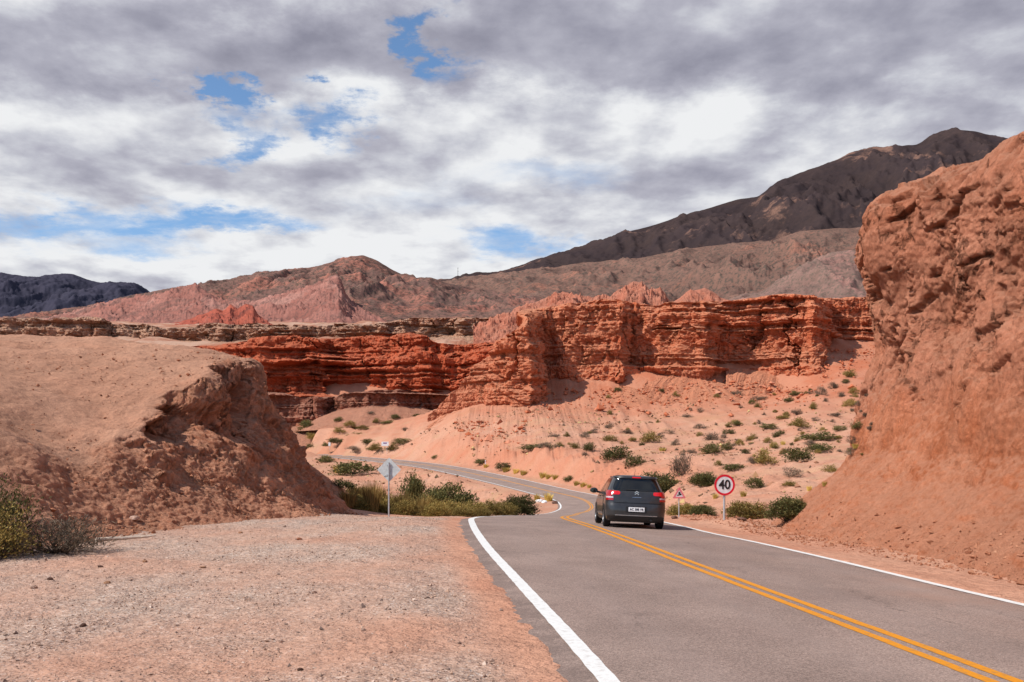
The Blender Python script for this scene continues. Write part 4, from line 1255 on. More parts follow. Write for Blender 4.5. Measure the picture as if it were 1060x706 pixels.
# the bush at the left frame edge, standing on the foot of the mound
bl = px(12, 572, 19.3)
zb = drop(bl[0], bl[1])
fg = empty('desert_bush', (bl[0], bl[1], zb))
tag(fg, 'large half dry green bush at the foot of the mound by the left edge', 'shrub')
for nm, args, mt, loc_, sc_ in [
        ('foliage', (9000, 80, .026, 1.0, .12, 300, .5, 90, False), 'leaf_dusty', (-.75, .1, -.05), (2.3, 2.1, 2.25)),
        ('yellowed_sprays', (5200, 60, .032, 1.0, .13, 302, .5, 60, False), 'leaf_olive', (-.25, -.45, -.05), (2.0, 1.7, 1.35)),
        ('dry_twigs', (3000, 45, .09, 1.0, .15, 301, .3, 80, True), 'leaf_grey', (.55, .65, -.02), (2.2, 2.2, .95))]:
    me, sm_ = bush_mesh(*args)
    me.materials.append(M[mt]); me.materials.append(M['stem'])
    me.polygons.foreach_set('material_index', sm_.astype(np.int32))
    o = link(nm, me, None, fg); o.location = loc_; o.scale = sc_

# ------------------------------------------------------------------ stones and gravel
_ICO_V = None


def stone_mesh(seed, sub=2, rough=.22):
    import bmesh
    bm = bmesh.new()
    bmesh.ops.create_icosphere(bm, subdivisions=sub, radius=.5)
    v = np.array([q.co[:] for q in bm.verts])
    n = fbm(v[:, 0] * 2 + seed * 3.1, v[:, 1] * 2, v[:, 2] * 2, 3)
    for q, k in zip(bm.verts, n):
        q.co *= 1 + rough * float(k)
        q.co.z *= .68
        q.co.z = max(q.co.z, -.2)
    me = bpy.data.meshes.new('mesh_data')
    bm.to_mesh(me)
    bm.free()
    return me


def stone_mat(name, c1, c2):
    t = NT(name, .95)
    p = t.n('ShaderNodeTexCoord').outputs['Object']
    t.b.inputs['Specular IOR Level'].default_value = .1
    return t.done(t.mix(t.rng(t.noise(p, 3.0, 6, .7), .35, .65), c1, c2), t.bump(t.noise(p, 6, 6, .7), .05))


SM = {'pale': stone_mat('pale_stone', (.62, .42, .33), (.50, .30, .21)), 'dark': stone_mat('dark_stone', (.11, .06, .045), (.19, .10, .07)), 'red': stone_mat('red_stone', (.36, .14, .075), (.28, .10, .055)), 'tan': stone_mat('tan_stone', (.50, .27, .16), (.42, .21, .12)), 'white': M['white_stone']}
for i, (u, v, w, kind, label, group) in enumerate([
    (139, 538, 10.5, 'pale', 'pale rounded stone at the foot of the mound', None),
    (73, 537, 8, 'tan', 'tan stone at the right edge of the half dry bush', None),
    (210, 588, 7, 'tan', 'tan flat stone on the gravel in the middle of the lot', None),
    (104, 587, 6, 'dark', 'dark brown stone on the gravel left of the tan flat stone', None),
    (111, 604, 7, 'tan', 'light tan stone below the dark brown stone', None),
    (150, 582, 6, 'tan', 'small tan stone on the gravel just below the dry branch', None),
    (35, 609, 8, 'pale', 'pale stone on the gravel below the half dry bush', None),
    (52, 600, 6, 'dark', 'dark stone beside the pale stone below the half dry bush', None),
    (86, 648, 7, 'dark', 'dark stone alone on the lower left gravel', None),
    (311, 694, 7, 'dark', 'dark stone at the bottom edge of the gravel lot', None),
    (376, 653, 6, 'pale', 'pale stone on the gravel halfway to the road edge', None),
    (249, 552, 5, 'tan', 'small tan stone at the foot of the mound under the scarp', None),
    (310, 559, 6, 'red', 'red stone at the right foot of the mound', None),
    (698, 537, 8, 'dark', 'dark lump of stone on the dirt beside the triangular sign', None),
    (768, 538.5, 12, 'dark', 'flat dark slab on the dirt berm right of the 40 sign', None),
    (1003, 573, 8, 'red', 'red fallen lump at the foot of the right cliff', None),
    (940, 566, 7, 'red', 'small red lump at the foot of the cliff near the bend', None),
    (558.5, 520, 8, 'white', 'larger whitewashed stone marking the inside of the bend', None),
    (563.5, 520.5, 6, 'white', 'smaller whitewashed stone on the right of the pair at the bend', None),
    (574.5, 521.5, 7, 'dark', 'dark stone next to the white line at the bend', None)]):
    hit = ray_px(u, v)
    if hit is None:
        continue
    o = link('stone', stone_mesh(i, 3 if w > 5 else 2), SM[kind])
    s = w * hit.y / F
    o.location = hit + Vector((0, 0, .12 * s))
    flat = .45 if 'flat' in label else .85
    o.scale = (s, s * .8, s * flat)
    o.rotation_euler = (random.uniform(-.2, .2), random.uniform(-.2, .2), random.uniform(0, 6.28))
    tag(o, label, 'stone', group)

# loose gravel over the pull-off and clods on the mound: uncountable
r = np.random.RandomState(77)
import bmesh as _b
base_v = np.array([(1, 0, 0), (-.9, .1, .05), (.1, 1, 0), (-.1, -.95, .1), (.1, 0, .75), (0, .1, -.6)], f32) * .5
base_f = np.array([(0, 2, 4), (2, 1, 4), (1, 3, 4), (3, 0, 4), (2, 0, 5), (1, 2, 5), (3, 1, 5), (0, 3, 5)])


def scatter(name, label, X, Y, Z, S, mat, shade):
    n = len(X)
    a = r.uniform(0, 2 * math.pi, n)
    ca, sa = np.cos(a), np.sin(a)
    B = base_v[None] * (S[:, None, None] * r.uniform(.65, 1.25, (n, 1, 3))) + r.normal(size=(n, 6, 3)) * .10 * S[:, None, None]
    V = np.stack([B[..., 0] * ca[:, None] - B[..., 1] * sa[:, None] + X[:, None], B[..., 0] * sa[:, None] + B[..., 1] * ca[:, None] + Y[:, None], B[..., 2] + Z[:, None] + .08 * S[:, None]], -1).reshape(-1, 3)
    Fc = (base_f[None] + (np.arange(n) * 6)[:, None, None]).reshape(-1, 3)
    me = mesh_from(V, Fc, False, None, {'shade': np.repeat(shade, 8)})
    o = link(name, me, mat)
    return tag(o, label, None, None, 'stuff')


def shade_mat(name, stops):
    t = NT(name, .95)
    t.b.inputs['Specular IOR Level'].default_value = .1
    p = t.pos()
    return t.done(t.scalecol(t.ramp(t.attr('shade'), stops), t.rng(t.noise(p, 25, 4, .7), .3, .7, .8, 1.2, False)))


M['gravel'] = shade_mat('gravel_stones', [(0, (.16, .11, .09)), (.25, (.32, .21, .16)), (.55, (.43, .27, .19)), (.8, (.48, .33, .25)), (1, (.55, .42, .34))])
M['clods'] = shade_mat('earth_clods', [(0, (.17, .07, .04)), (.4, (.33, .13, .07)), (1, (.44, .22, .13))])


def bilinear(x, y):
    i = np.clip(np.searchsorted(gx, x) - 1, 0, len(gx) - 2)
    j = np.clip(np.searchsorted(gy, y) - 1, 0, len(gy) - 2)
    fx, fy = (x - gx[i]) / (gx[i + 1] - gx[i]), (y - gy[j]) / (gy[j + 1] - gy[j])
    def bl(A):
        return A[i, j] * (1 - fx) * (1 - fy) + A[i + 1, j] * fx * (1 - fy) + A[i, j + 1] * (1 - fx) * fy + A[i + 1, j + 1] * fx * fy
    return bl(GZ), bl(gravm)


n = 150000
yy = 7.5 + 29 * r.uniform(0, 1, n)**1.25
xx = r.uniform(-1, 1, n) * (2 + yy * .42) - yy * .25
zz, gm_ = bilinear(xx, yy)
pr = gm_ * (.35 + .65 * sstep(-.15, .3, fbm(xx * 1.1, yy * .5, 6.6, 4)))
k = r.uniform(0, 1, n) < pr * .75
xx, yy, zz = xx[k], yy[k], zz[k]
S = .008 + .0105 * r.exponential(1, len(xx))
S = np.clip(S, .006, .070)
scatter('gravel', 'loose grey and pink gravel over the pull-off', xx, yy, zz, S, M['gravel'], np.clip(r.normal(.5, .27, len(xx)), 0, 1))
# clods: on the lower mound and along the foot of the near cliff
n = 14000
xx = r.uniform(-20, -5.6, n); yy = r.uniform(19, 40, n)
zz = mound_z(xx, yy)[0]
gz_, _ = bilinear(xx, yy)
k = (zz > gz_ - .12) & (r.uniform(0, 1, n) < np.clip(.18 + .9 * sstep(-12, -9, xx) * sstep(3, 1, zz), 0, 1))
xx, yy, zz = xx[k], yy[k], np.maximum(zz[k], gz_[k])
S = np.clip(.018 + .030 * r.exponential(1, len(xx)), .016, .22)
scatter('rubble', 'crumbled red earth clods on the lower mound', xx, yy, zz, S, M['clods'], np.clip(r.normal(.42, .25, len(xx)), 0, 1))
n = 5200
s_ = r.uniform(10, 44, n)
oo = 4.9 + 2.3 * r.beta(1.3, 1.8, n)
q = road_pt(s_, oo)
zz = np.array([drop(a, b, 30.0) or 0 for a, b in q[:, :2]])
k = zz < 2.6
q, zz = q[k], zz[k]
n = len(zz)
S = np.clip(.015 + .028 * r.exponential(1, n), .015, .22)
scatter('rubble', 'small red crumbs of rock on the right shoulder below the cliff', q[:, 0], q[:, 1], zz, S, M['clods'], np.clip(r.normal(.5, .25, n), 0, 1))

n = 16000
xx = r.uniform(-60, 110, n); yy = 60 + 230 * r.uniform(0, 1, n)**.8
off_, _, _, s__ = road_at(xx, yy)
k = ((off_ > 7.5) | (off_ < -6)) & (np.abs(xx / yy) < .55) & (r.uniform(0, 1, n) < .25 + .75 * sstep(-.2, .3, fbm(xx * .035, yy * .035, 2.6, 3)))
xx, yy = xx[k], yy[k]
zz = np.array([drop(a, b, 90.0) or 0 for a, b in zip(xx, yy)])
k = zz < 22
xx, yy, zz = xx[k], yy[k], zz[k]
S = np.clip(.12 + .20 * r.exponential(1, len(xx)), .1, 1.0)
M['scrub'] = shade_mat('low_scrub', [(0, (.13, .085, .05)), (.35, (.22, .12, .07)), (.6, (.36, .17, .10)), (.85, (.30, .21, .10)), (1, (.50, .36, .16))])
scatter('ground_cover', 'sparse tiny dry scrub and stones over the pink slopes', xx, yy, zz, S, M['scrub'], np.clip(r.normal(.45, .28, len(xx)), 0, 1))

bx_, by_, bz_, bs_ = [], [], [], []
for _ in range(900):
    u_ = r.uniform(470, 905)
    v0 = np.interp(u_, [470, 540, 556, 650, 740, 845, 860, 905], [436, 436, 404, 402, 394, 400, 362, 358])
    hit = ray_px(u_, v0 + abs(r.normal(0, 13)))
    if hit is None or hit.y < 150:
        continue
    bx_.append(hit.x); by_.append(hit.y); bz_.append(hit.z); bs_.append(min(.35 + .45 * r.exponential(), 2.6))
M['blocks'] = shade_mat('fallen_blocks', [(0, (.34, .09, .04)), (.5, (.50, .16, .08)), (1, (.54, .24, .15))])
scatter('rubble', 'fallen red blocks strewn under the long red cliff', np.array(bx_), np.array(by_), np.array(bz_), np.array(bs_), M['blocks'], np.clip(r.normal(.5, .25, len(bx_)), 0, 1))

# dry branch on the gravel
hp, hq = ray_px(99, 562), ray_px(162, 558)
br = Acc()
pts = [hp.lerp(hq, k / 7) + Vector((random.uniform(-.03, .03), random.uniform(-.05, .05), .06 + .03 * random.random())) for k in range(8)]
for k in range(7):
    br.tube(pts[k], pts[k + 1], .052 - .0045 * k, .052 - .0045 * (k + 1), 8)
br.tube(pts[3], pts[3] + Vector((.28, .30, .04)), .014, .005, 6)
br.tube(pts[5], pts[5] + Vector((.22, -.18, .05)), .010, .004, 6)
o = br.build('dead_branch', M['wood'], None, True)
tag(o, 'bleached dry branch lying on the gravel in front of the mound', 'branch')

# ------------------------------------------------------------------ signs


def circle(r_, n=48, cz=0.0):
    return [(r_ * math.cos(2 * math.pi * i / n), cz + r_ * math.sin(2 * math.pi * i / n)) for i in range(n)]


def rounded_poly(pts, r_, n=6):
    out = []
    m = len(pts)
    for i in range(m):
        p0, p1, p2 = Vector(pts[i - 1]), Vector(pts[i]), Vector(pts[(i + 1) % m])
        a, b = (p0 - p1).normalized(), (p2 - p1).normalized()
        for k in range(n + 1):
            s = k / n
            q = (p1 + a * r_ * (1 - s)**2 + b * r_ * s**2)
            out.append((q.x, q.y))
    return out


def sign_loc(u, v, d):
    x, y, z = px(u, v, d)
    zz = drop(x, y)
    return (x, y, zz)


# round 40 limit
L = sign_loc(750, 540, 34.5)
k = 34.5 / F
H40 = EYE + (HY - 502) * k - L[2]
R40 = 10.9 * k
s40 = empty('speed_limit_sign', L, math.radians(4))
tag(s40, 'round white speed limit sign with red ring reading 40 on a grey post', 'road sign')
Acc().tube((0, .035, -.35), (0, .035, H40 + R40 * .7), .038).build('post', M['steel'], s40, True)
Acc().prism(circle(R40, 48, H40), -.012, -.008).build('sign_panel', M['sign_white'], s40)
Acc().prism(circle(R40 * .99, 48, H40), -.006, -.001).build('sign_backing', M['sign_back'], s40)
Acc().ring(circle(R40, 48, H40), circle(R40 * .80, 48, H40), -.017, -.013).build('red_ring', M['sign_red'], s40)


def text_part(body, size, loc, mat, parent, name, sx=1.0, bold=0.0):
    cu = bpy.data.curves.new('text_data', 'FONT')
    cu.body = body
    cu.size = size
    cu.align_x = 'CENTER'
    cu.align_y = 'CENTER'
    cu.offset = bold
    cu.extrude = .0015
    tmp = bpy.data.objects.new('tmp_text', cu)
    col.objects.link(tmp)
    dg = bpy.context.evaluated_depsgraph_get()
    me = bpy.data.meshes.new_from_object(tmp.evaluated_get(dg))
    col.objects.unlink(tmp)
    bpy.data.objects.remove(tmp)
    mt = Matrix.Translation(loc) @ Matrix.Rotation(math.pi / 2, 4, 'X') @ Matrix.Scale(sx, 4, (1, 0, 0))
    me.transform(mt)
    me.materials.clear()
    return link(name, me, mat, parent)


text_part('40', R40 * 1.22, (0, -.019, H40), M['black'], s40, 'numerals', .92, .010)

# triangular warning sign
dT = 43.0
L = sign_loc(703, 535, dT)
k = dT / F
zt, zb_ = EYE + (HY - 503.5) * k - L[2], EYE + (HY - 516) * k - L[2]
hw = 7.3 * k
tri = empty('warning_sign', L, math.radians(6))
tag(tri, 'small triangular warning sign with faded red border and bent black arrow', 'road sign')
Acc().tube((0, .03, -.4), (0, .03, zt - .12), .024).build('post', M['steel'], tri, True)
outer = rounded_poly([(-hw, zb_), (hw, zb_), (0, zt)], .07)
cz = zb_ + (zt - zb_) * .34
inner = [(x * .58, cz + (z - cz) * .58) for x, z in outer]
Acc().prism(outer, -.010, -.004).build('sign_panel', M['sign_white'], tri)
Acc().ring(outer, inner, -.0145, -.011).build('faded_border', M['sign_faded'], tri)
ar = Acc()
w_ = hw * .075
for p_, q_ in (((-.22, -.10), (.26, -.02)), ((.26, -.02), (-.02, .20)), ((-.02, .20), (.10, .26)), ((-.02, .20), (-.03, .08))):
    a_, b_ = Vector((p_[0] * hw, cz + p_[1] * hw * 1.2)), Vector((q_[0] * hw, cz + q_[1] * hw * 1.2))
    nrm = Vector((-(b_ - a_).y, (b_ - a_).x)).normalized() * w_
    e = (b_ - a_).normalized() * w_ * .8
    ar.prism([tuple(a_ - nrm - e), tuple(b_ - nrm + e), tuple(b_ + nrm + e), tuple(a_ + nrm - e)], -.0155, -.011)
ar.build('bent_arrow', M['black'], tri)

# diamond sign seen from behind
dD = 38.5
L = sign_loc(402.5, 531.5, dD)
k = dD / F
hc = EYE + (HY - 486.3) * k - L[2]
hd = 12.6 * k
dia = empty('diamond_sign', L, math.radians(-6))
tag(dia, 'diamond road sign seen from its bare metal back on a thin post', 'road sign')
Acc().prism(rounded_poly([(-hd, hc), (0, hc - hd), (hd, hc), (0, hc + hd)], .022), .045, .050).build('sign_panel', M['sign_back'], dia)
po = Acc()
po.tube((0, 0, -.4), (0, 0, hc + hd * .62), .030)
po.build('post', M['steel'], dia, True)
br = Acc()
for zz_ in (hc + hd * .40, hc - hd * .40):
    br.box((0, .018, zz_), (.16, .05, .035))
br.build('bracket', M['steel'], dia)
st = Acc()
st.tube((0, .01, hc - hd * .32), (-hd * .42, .04, hc - hd * .58), .006, None, 6)
st.build('brace_wire', M['car_dark'], dia)

# far signs and marker posts
L = ray_px(400.5, 469)
k = L.y / F
fs_ = empty('direction_board', L)
tag(fs_, 'tiny white rectangular road board with a violet print beyond the far road', 'road sign')
Acc().tube((0, .05, -.4), (0, .05, 11 * k), .05).build('post', M['steel'], fs_, True)
Acc().box((-1.9 * k, -.02, 9.6 * k), (7.4 * k, .03, 4.4 * k)).build('sign_panel', M['sign_white'], fs_)
Acc().box((-1.9 * k, -.045, 10.3 * k), (3.8 * k, .01, 1.3 * k)).build('printed_band', M['sign_violet'], fs_)
L = ray_px(341, 465)
k = L.y / F
ms = empty('marker_sign', L)
tag(ms, 'tiny pale upright marker sign on the far shoulder near the mound', 'road sign')
Acc().tube((0, .05, -.4), (0, .05, 6.5 * k), .05).build('post', M['steel'], ms, True)
Acc().box((0, -.02, 5.2 * k), (2.2 * k, .03, 3.6 * k)).build('sign_panel', M['sign_white'], ms)
L = ray_px(502.5, 482.5)
k = L.y / F
mp = Acc()
mp.prism(rounded_poly([(-.10, -.3), (.10, -.3), (.10, 6.0 * k), (-.10, 6.4 * k)], .03), -.05, .05)
o = mp.build('marker_post', M['sign_white'])
o.location = L
Acc().box((0, -.056, 4.6 * k), (.13, .008, .22)).build('reflector', M['sign_faded'], o)
tag(o, 'short white marker post on the far shoulder of the bend', 'marker post')

# radio mast on the distant ridge
mz = px(474, 290, 2350)
ma = Acc()
ma.tube((0, 0, -20), (0, 0, 30), .8, .3, 6)
for zz_ in (14, 24, 32):
    ma.box((0, 0, zz_ - 4), (2.6, .5, .5))
o = ma.build('radio_mast', M['tyre'])
o.location = (mz[0], mz[1], mz[2])
tag(o, 'thin radio mast on the ridge between the two mountains', 'mast')

# ------------------------------------------------------------------ the car
ZC = [.19, .24, .34, .50, .62, .72, .82, .92, 1.0, 1.10, 1.22, 1.34, 1.42, 1.47, 1.50, 1.515, 1.52]
WC = [.78, .82, .845, .862, .865, .862, .854, .838, .812, .770, .718, .664, .614, .555, .47, .33, .14]
RC_ = [.13, .06, .01, .0, .015, .05, .06, .075, .10, .155, .235, .315, .335, .355, .46, .72, 1.15]
FC_ = [3.80, 3.86, 3.90, 3.91, 3.88, 3.80, 3.62, 3.25, 2.95, 2.78, 2.58, 2.38, 2.22, 2.05, 1.88, 1.66, 1.36]
CR = [.22, .25, .27, .28, .28, .27, .26, .26, .26, .27, .28, .27, .25, .23, .20, .15, .07]
CF = [.5, .55, .6, .6, .6, .55, .55, .5, .45, .42, .40, .38, .35, .30, .25, .18, .08]


def ci(T_, z):
    return np.interp(z, ZC, T_)


def yrear(x, z):
    w, rr, rc = ci(WC, z), ci(RC_, z), ci(CR, z)
    ax = np.minimum(np.abs(x), w)
    t_ = np.clip(ax - (w - rc), 0, rc)
    return rr + .05 * (ax / w)**2 + rc - np.sqrt(np.maximum(rc * rc - t_ * t_, 0))


def xside(y, z):
    w, rr, rc, ff, fc = ci(WC, z), ci(RC_, z), ci(CR, z), ci(FC_, z), ci(CF, z)
    t_ = np.clip((rr + .05 + rc) - y, 0, rc)
    x = w - rc + np.sqrt(np.maximum(rc * rc - t_ * t_, 0))
    t2 = np.clip(y - (ff - fc), 0, fc)
    x = np.minimum(x, w - fc + np.sqrt(np.maximum(fc * fc - t2 * t2, 0)))
    return x


car = empty('car', (0, 0, 0))
tag(car, 'dark grey hatchback driving away with its brake lights on', 'car')


def body_mesh():
    zz = np.concatenate([np.linspace(.19, 1.42, 46), np.linspace(1.435, 1.52, 10)])
    rings = []
    for z in zz:
        w, rr, rc, ff, fc = ci(WC, z), ci(RC_, z), ci(CR, z), ci(FC_, z), ci(CF, z)
        h = []
        for x in np.linspace(0, w - rc, 7)[:-1]:
            h.append((x, rr + .05 * (x / w)**2))
        for a in np.linspace(0, math.pi / 2, 9):
            x = w - rc + rc * math.sin(a)
            h.append((x, rr + .05 * (x / w)**2 + rc - rc * math.cos(a)))
        ya = rr + .05 + rc
        for y in np.linspace(ya, ff - fc, 16)[1:-1]:
            h.append((w, y))
        for a in np.linspace(0, math.pi / 2, 9):
            h.append((w - fc + fc * math.cos(a), ff - fc + fc * math.sin(a)))
        for x in np.linspace(w - fc, 0, 6)[1:]:
            h.append((x, ff))
        left = [(-x, y) for x, y in h[1:-1]][::-1]
        rings.append([(x, y, z) for x, y in h + left])
    P_ = np.array(rings)
    nz, nr = P_.shape[:2]
    i = np.arange(nz * nr).reshape(nz, nr)
    j = np.roll(i, -1, 1)
    fcs = np.stack([i[:-1], j[:-1], j[1:], i[1:]], -1).reshape(-1, 4).tolist()
    fcs.append(list(i[-1]))
    fcs.append(list(i[0][::-1]))
    me = bpy.data.meshes.new('mesh_data')
    me.from_pydata([tuple(v) for v in P_.reshape(-1, 3)], [], fcs)
    me.polygons.foreach_set('use_smooth', [True] * len(me.polygons))
    me.update()
    return me


link('body', body_mesh(), M['car_paint'], car)


def patch(name, mat, fn, us, vs, parent=car, smooth=True, thick=.012):
    """fn(u, v) -> point on the body; grid of us (fractions) by vs rows, pushed out by thick."""
    A = [[fn(u, v) for u in us] for v in vs]
    P_ = np.array(A, float)
    N_ = grid_normals(P_)
    c0 = np.array([0, 1.9, .8])
    if ((P_ - c0) * N_).sum() < 0:
        N_ = -N_
    Q = P_ + N_ * thick
    B_ = P_ - N_ * .02
    nv, nu = Q.shape[:2]
    V = np.concatenate([Q.reshape(-1, 3), B_.reshape(-1, 3)])
    i = np.arange(nv * nu).reshape(nv, nu)
    fcs = grid_faces(nv, nu).tolist()
    rim = list(i[0]) + list(i[1:, -1]) + list(i[-1, :-1][::-1]) + list(i[1:-1, 0][::-1])
    n0 = nv * nu
    for a_, b_ in zip(rim, rim[1:] + rim[:1]):
        fcs.append([int(a_), int(b_), int(b_) + n0, int(a_) + n0])
    me = bpy.data.meshes.new('mesh_data')
    me.from_pydata([tuple(v) for v in V], [], [[int(q) for q in f] for f in fcs])
    me.polygons.foreach_set('use_smooth', [smooth] * len(me.polygons))
    me.set_sharp_from_angle(angle=math.radians(40))
    me.update()
    return link(name, me, mat, parent)


def lens_edge(z, z0, z1, r_):
    """how far a lens end is rounded back at height z"""
    t_ = min(z - z0, z1 - z)
    return 0.0 if t_ >= r_ else r_ - math.sqrt(max(r_ * r_ - (r_ - t_)**2, 0))


def rear(x, z):
    return (x, float(yrear(x, z)), z)


def rearpatch(name, mat, z0, z1, xl, xr, nu=13, nv=8, **kw):
    return patch(name, mat, lambda u, v: rear(xl(v) + (xr(v) - xl(v)) * u, v), np.linspace(0, 1, nu), np.linspace(z0, z1, nv), **kw)


# rear window with its dark surround
def rw(z):
    s_ = (z - 1.06) / (1.40 - 1.06)
    e = .05 * (abs(s_ - .5) * 2)**6
    return .690 - .125 * s_ - e


win = rearpatch('rear_window', M['car_glass'], 1.06, 1.395, lambda z: -rw(z), rw, 17, 10, thick=.010)
rearpatch('wiper', M['car_dark'], 1.075, 1.095, lambda z: -.30, lambda z: .04, 9, 3, thick=.03, parent=car)
rearpatch('spoiler', M['car_paint'], 1.405, 1.455, lambda z: -.60, lambda z: .60, 15, 4, thick=.055)
rearpatch('high_brake_light', M['lamp_lit'], 1.412, 1.438, lambda z: -.12, lambda z: .12, 7, 3, thick=.068)
# tailgate lower edge, plate recess, bumper crease and valance
rearpatch('bumper_seam', M['car_dark'], .706, .716, lambda z: -.80, lambda z: .80, 21, 2, thick=.006)
rearpatch('tailgate', M['car_paint'], .722, 1.045, lambda z: -.655, lambda z: .655, 17, 8, thick=.014)
rearpatch('plate_recess', M['car_dark'], .44, .62, lambda z: -.30 - .05 * (.62 - z), lambda z: .30 + .05 * (.62 - z), 9, 4, thick=.004)
pl = rearpatch('number_plate', M['sign_white'], .475, .595, lambda z: -.225, lambda z: .225, 9, 4, thick=.018)
text_part('AC 388 YR', .098, (0, float(yrear(0, .535)) - .021, .533), M['black'], pl, 'plate_characters', .86, .002)
rearpatch('bumper_strip', M['chrome'], .352, .372, lambda z: -.60, lambda z: .60, 15, 3, thick=.012)
rearpatch('valance', M['car_dark'], .20, .345, lambda z: -.80, lambda z: .80, 21, 5, thick=.008)
for sgn in (-1, 1):
    # lamps: inner lit block, outer wrap-round, pale lower lens
    def lam(a, b):
        return (lambda z: sgn * a, lambda z: sgn * b)
    a_, b_ = (lambda z: sgn * (.47 + lens_edge(z, .935, 1.035, .045))), (lambda z: sgn * .70)
    tl_ = rearpatch('tail_light', M['lamp_lit'], .935, 1.035, a_, b_, 7, 9, thick=.022)
    a_, b_ = lam(.70, .826)
    rearpatch('outer_lens', M['lamp_red'], .885, 1.045, a_, b_, 8, 5, thick=.024, parent=tl_)
    a_, b_ = lam(.655, .832)
    rearpatch('lower_lens', M['lamp_clear'], .835, .880, a_, b_, 8, 4, thick=.022, parent=tl_)
    a_, b_ = lam(.655, .836)
    rearpatch('bottom_lens', M['lamp_red'], .775, .830, a_, b_, 8, 4, thick=.020, parent=tl_)
    # side glass, pillar, door seams, handles
    def side(y, z, s__=sgn):
        return (s__ * float(xside(y, z)), y, z)
    def sp(name, mat, y0, y1, z0, z1, lean0=0.0, lean1=0.0, th=.008, nu=9, nv=6, parent=car):
        def fn(u, v):
            f_ = (v - z0) / (z1 - z0)
            ya, yb = y0 + lean0 * f_, y1 + lean1 * f_
            return side(ya + (yb - ya) * u, v)
        return patch(name, mat, fn, np.linspace(0, 1, nu), np.linspace(z0, z1, nv), thick=th, parent=parent)
    sp('side_window', M['car_glass'], .62, .98, 1.03, 1.37, .18, .06)
    sp('side_window', M['car_glass'], 1.02, 1.78, 1.01, 1.40, .05, 0)
    sp('side_window', M['car_glass'], 1.84, 2.72, .99, 1.40, 0, -.52)
    rd = sp('rear_door', M['car_paint'], .98, 1.78, .36, .99, -.05, .02, .010)
    sp('handle', M['car_dark'], 1.06, 1.22, .86, .89, 0, 0, .035, 4, 3, rd)
    fd = sp('front_door', M['car_paint'], 1.81, 2.74, .36, .97, .02, .04, .010)
    sp('handle', M['car_dark'], 1.90, 2.08, .86, .89, 0, 0, .035, 4, 3, fd)
    sp('sill', M['car_dark'], .95, 2.80, .20, .30, 0, 0, .012)
    # wheels with arches
    for yw in (.72, 3.18):
        ar = Acc()
        n_ = 20
        ang = [math.pi * i / n_ for i in range(n_ + 1)]
        vs, fs = [], []
        for r__ in (.30, .355):
            for a in ang:
                y_, z_ = yw + r__ * math.cos(a), .31 + r__ * math.sin(a)
                vs.append((sgn * (float(xside(y_, max(z_, .3))) + .012), y_, z_))
        m_ = n_ + 1
        for i in range(n_):
            fs.append((i, i + 1, m_ + i + 1, m_ + i))
        vs2 = [(v[0] - sgn * .06, v[1], v[2]) for v in vs]
        fs2 = [tuple(q + 2 * m_ for q in f) for f in fs] + [(m_ + i, m_ + i + 1, 3 * m_ + i + 1, 3 * m_ + i) for i in range(n_)]
        ar.add(vs + vs2, fs + fs2)
        ar.build('wheel_arch', M['car_dark'], car, True)
        wh = bpy.data.objects.new('wheel', None)
        col.objects.link(wh)
        wh.parent = car
        wh.location = (sgn * .765, yw, .31)
        wh.rotation_euler = (0, 0, 0 if sgn > 0 else math.pi)
        wh.empty_display_size = .1
        Acc().lathe_x([(-.095, .20), (-.098, .27), (-.085, .303), (-.05, .31), (.05, .31), (.085, .303), (.100, .27), (.102, .205), (.08, .20)], 32).build('tyre', M['tyre'], wh, True)
        ri = Acc()
        ri.lathe_x([(.085, .205), (.095, .20), (.07, .185), (.05, .175), (.05, .0)], 32)
        for q in range(8):
            a = 2 * math.pi * q / 8
            ri.tube((.062, .05 * math.cos(a), .05 * math.sin(a)), (.078, .185 * math.cos(a), .185 * math.sin(a)), .020, .013, 6)
        ri.lathe_x([(.05, .055), (.085, .05), (.09, .0)], 16)
        ri.build('rim', M['rim'], wh, True)
    # mirror
    mi = Acc()
    n_ = 12
    vs, fs = [], []
    cx_, cy_, cz_ = sgn * 1.00, 2.62, 1.03
    for i in range(7):
        ph = -math.pi / 2 + math.pi * i / 6
        for j in range(n_):
            th_ = 2 * math.pi * j / n_
            vs.append((cx_ + .125 * math.cos(ph) * math.cos(th_), cy_ + .09 * math.sin(ph), cz_ + .085 * math.cos(ph) * math.sin(th_)))
    for i in range(6):
        for j in range(n_):
            fs.append((i * n_ + j, i * n_ + (j + 1) % n_, (i + 1) * n_ + (j + 1) % n_, (i + 1) * n_ + j))
    mi.add(vs, fs)
    mi.tube((sgn * .78, 2.64, .97), (sgn * .93, 2.63, 1.0), .03, .03, 8)
    mm = mi.build('door_mirror', M['car_dark'], car, True)
    Acc().box((sgn * 1.0, 2.528, 1.03), (.17, .006, .11)).build('mirror_glass', M['car_glass'], mm)
# emblem: two stacked chevrons, trim bar below
em = Acc()
ze = .965
for dz in (0.0, .052):
    yb = float(yrear(0, ze + dz)) - .018
    for s__ in (-1, 1):
        em.prism([(0, ze + dz + .048), (0, ze + dz + .018), (s__ * .058, ze + dz - .022), (s__ * .058, ze + dz + .004)][::s__], yb - .012, yb + .02)
em.build('chevron_emblem', M['chrome'], car)
rearpatch('tailgate_trim', M['chrome'], .872, .882, lambda z: -.13, lambda z: .13, 7, 2, thick=.020)
Acc().tube((0, .78, 1.50), (0, .62, 1.68), .006, .003, 6).build('antenna', M['car_dark'], car)
Acc().tube((.42, .02, .245), (.42, .30, .245), .032, .032, 12).build('exhaust_pipe', M['car_dark'], car)
Acc().box((0, 1.9, .21), (1.30, 3.2, .10)).build('underbody', M['car_dark'], car)
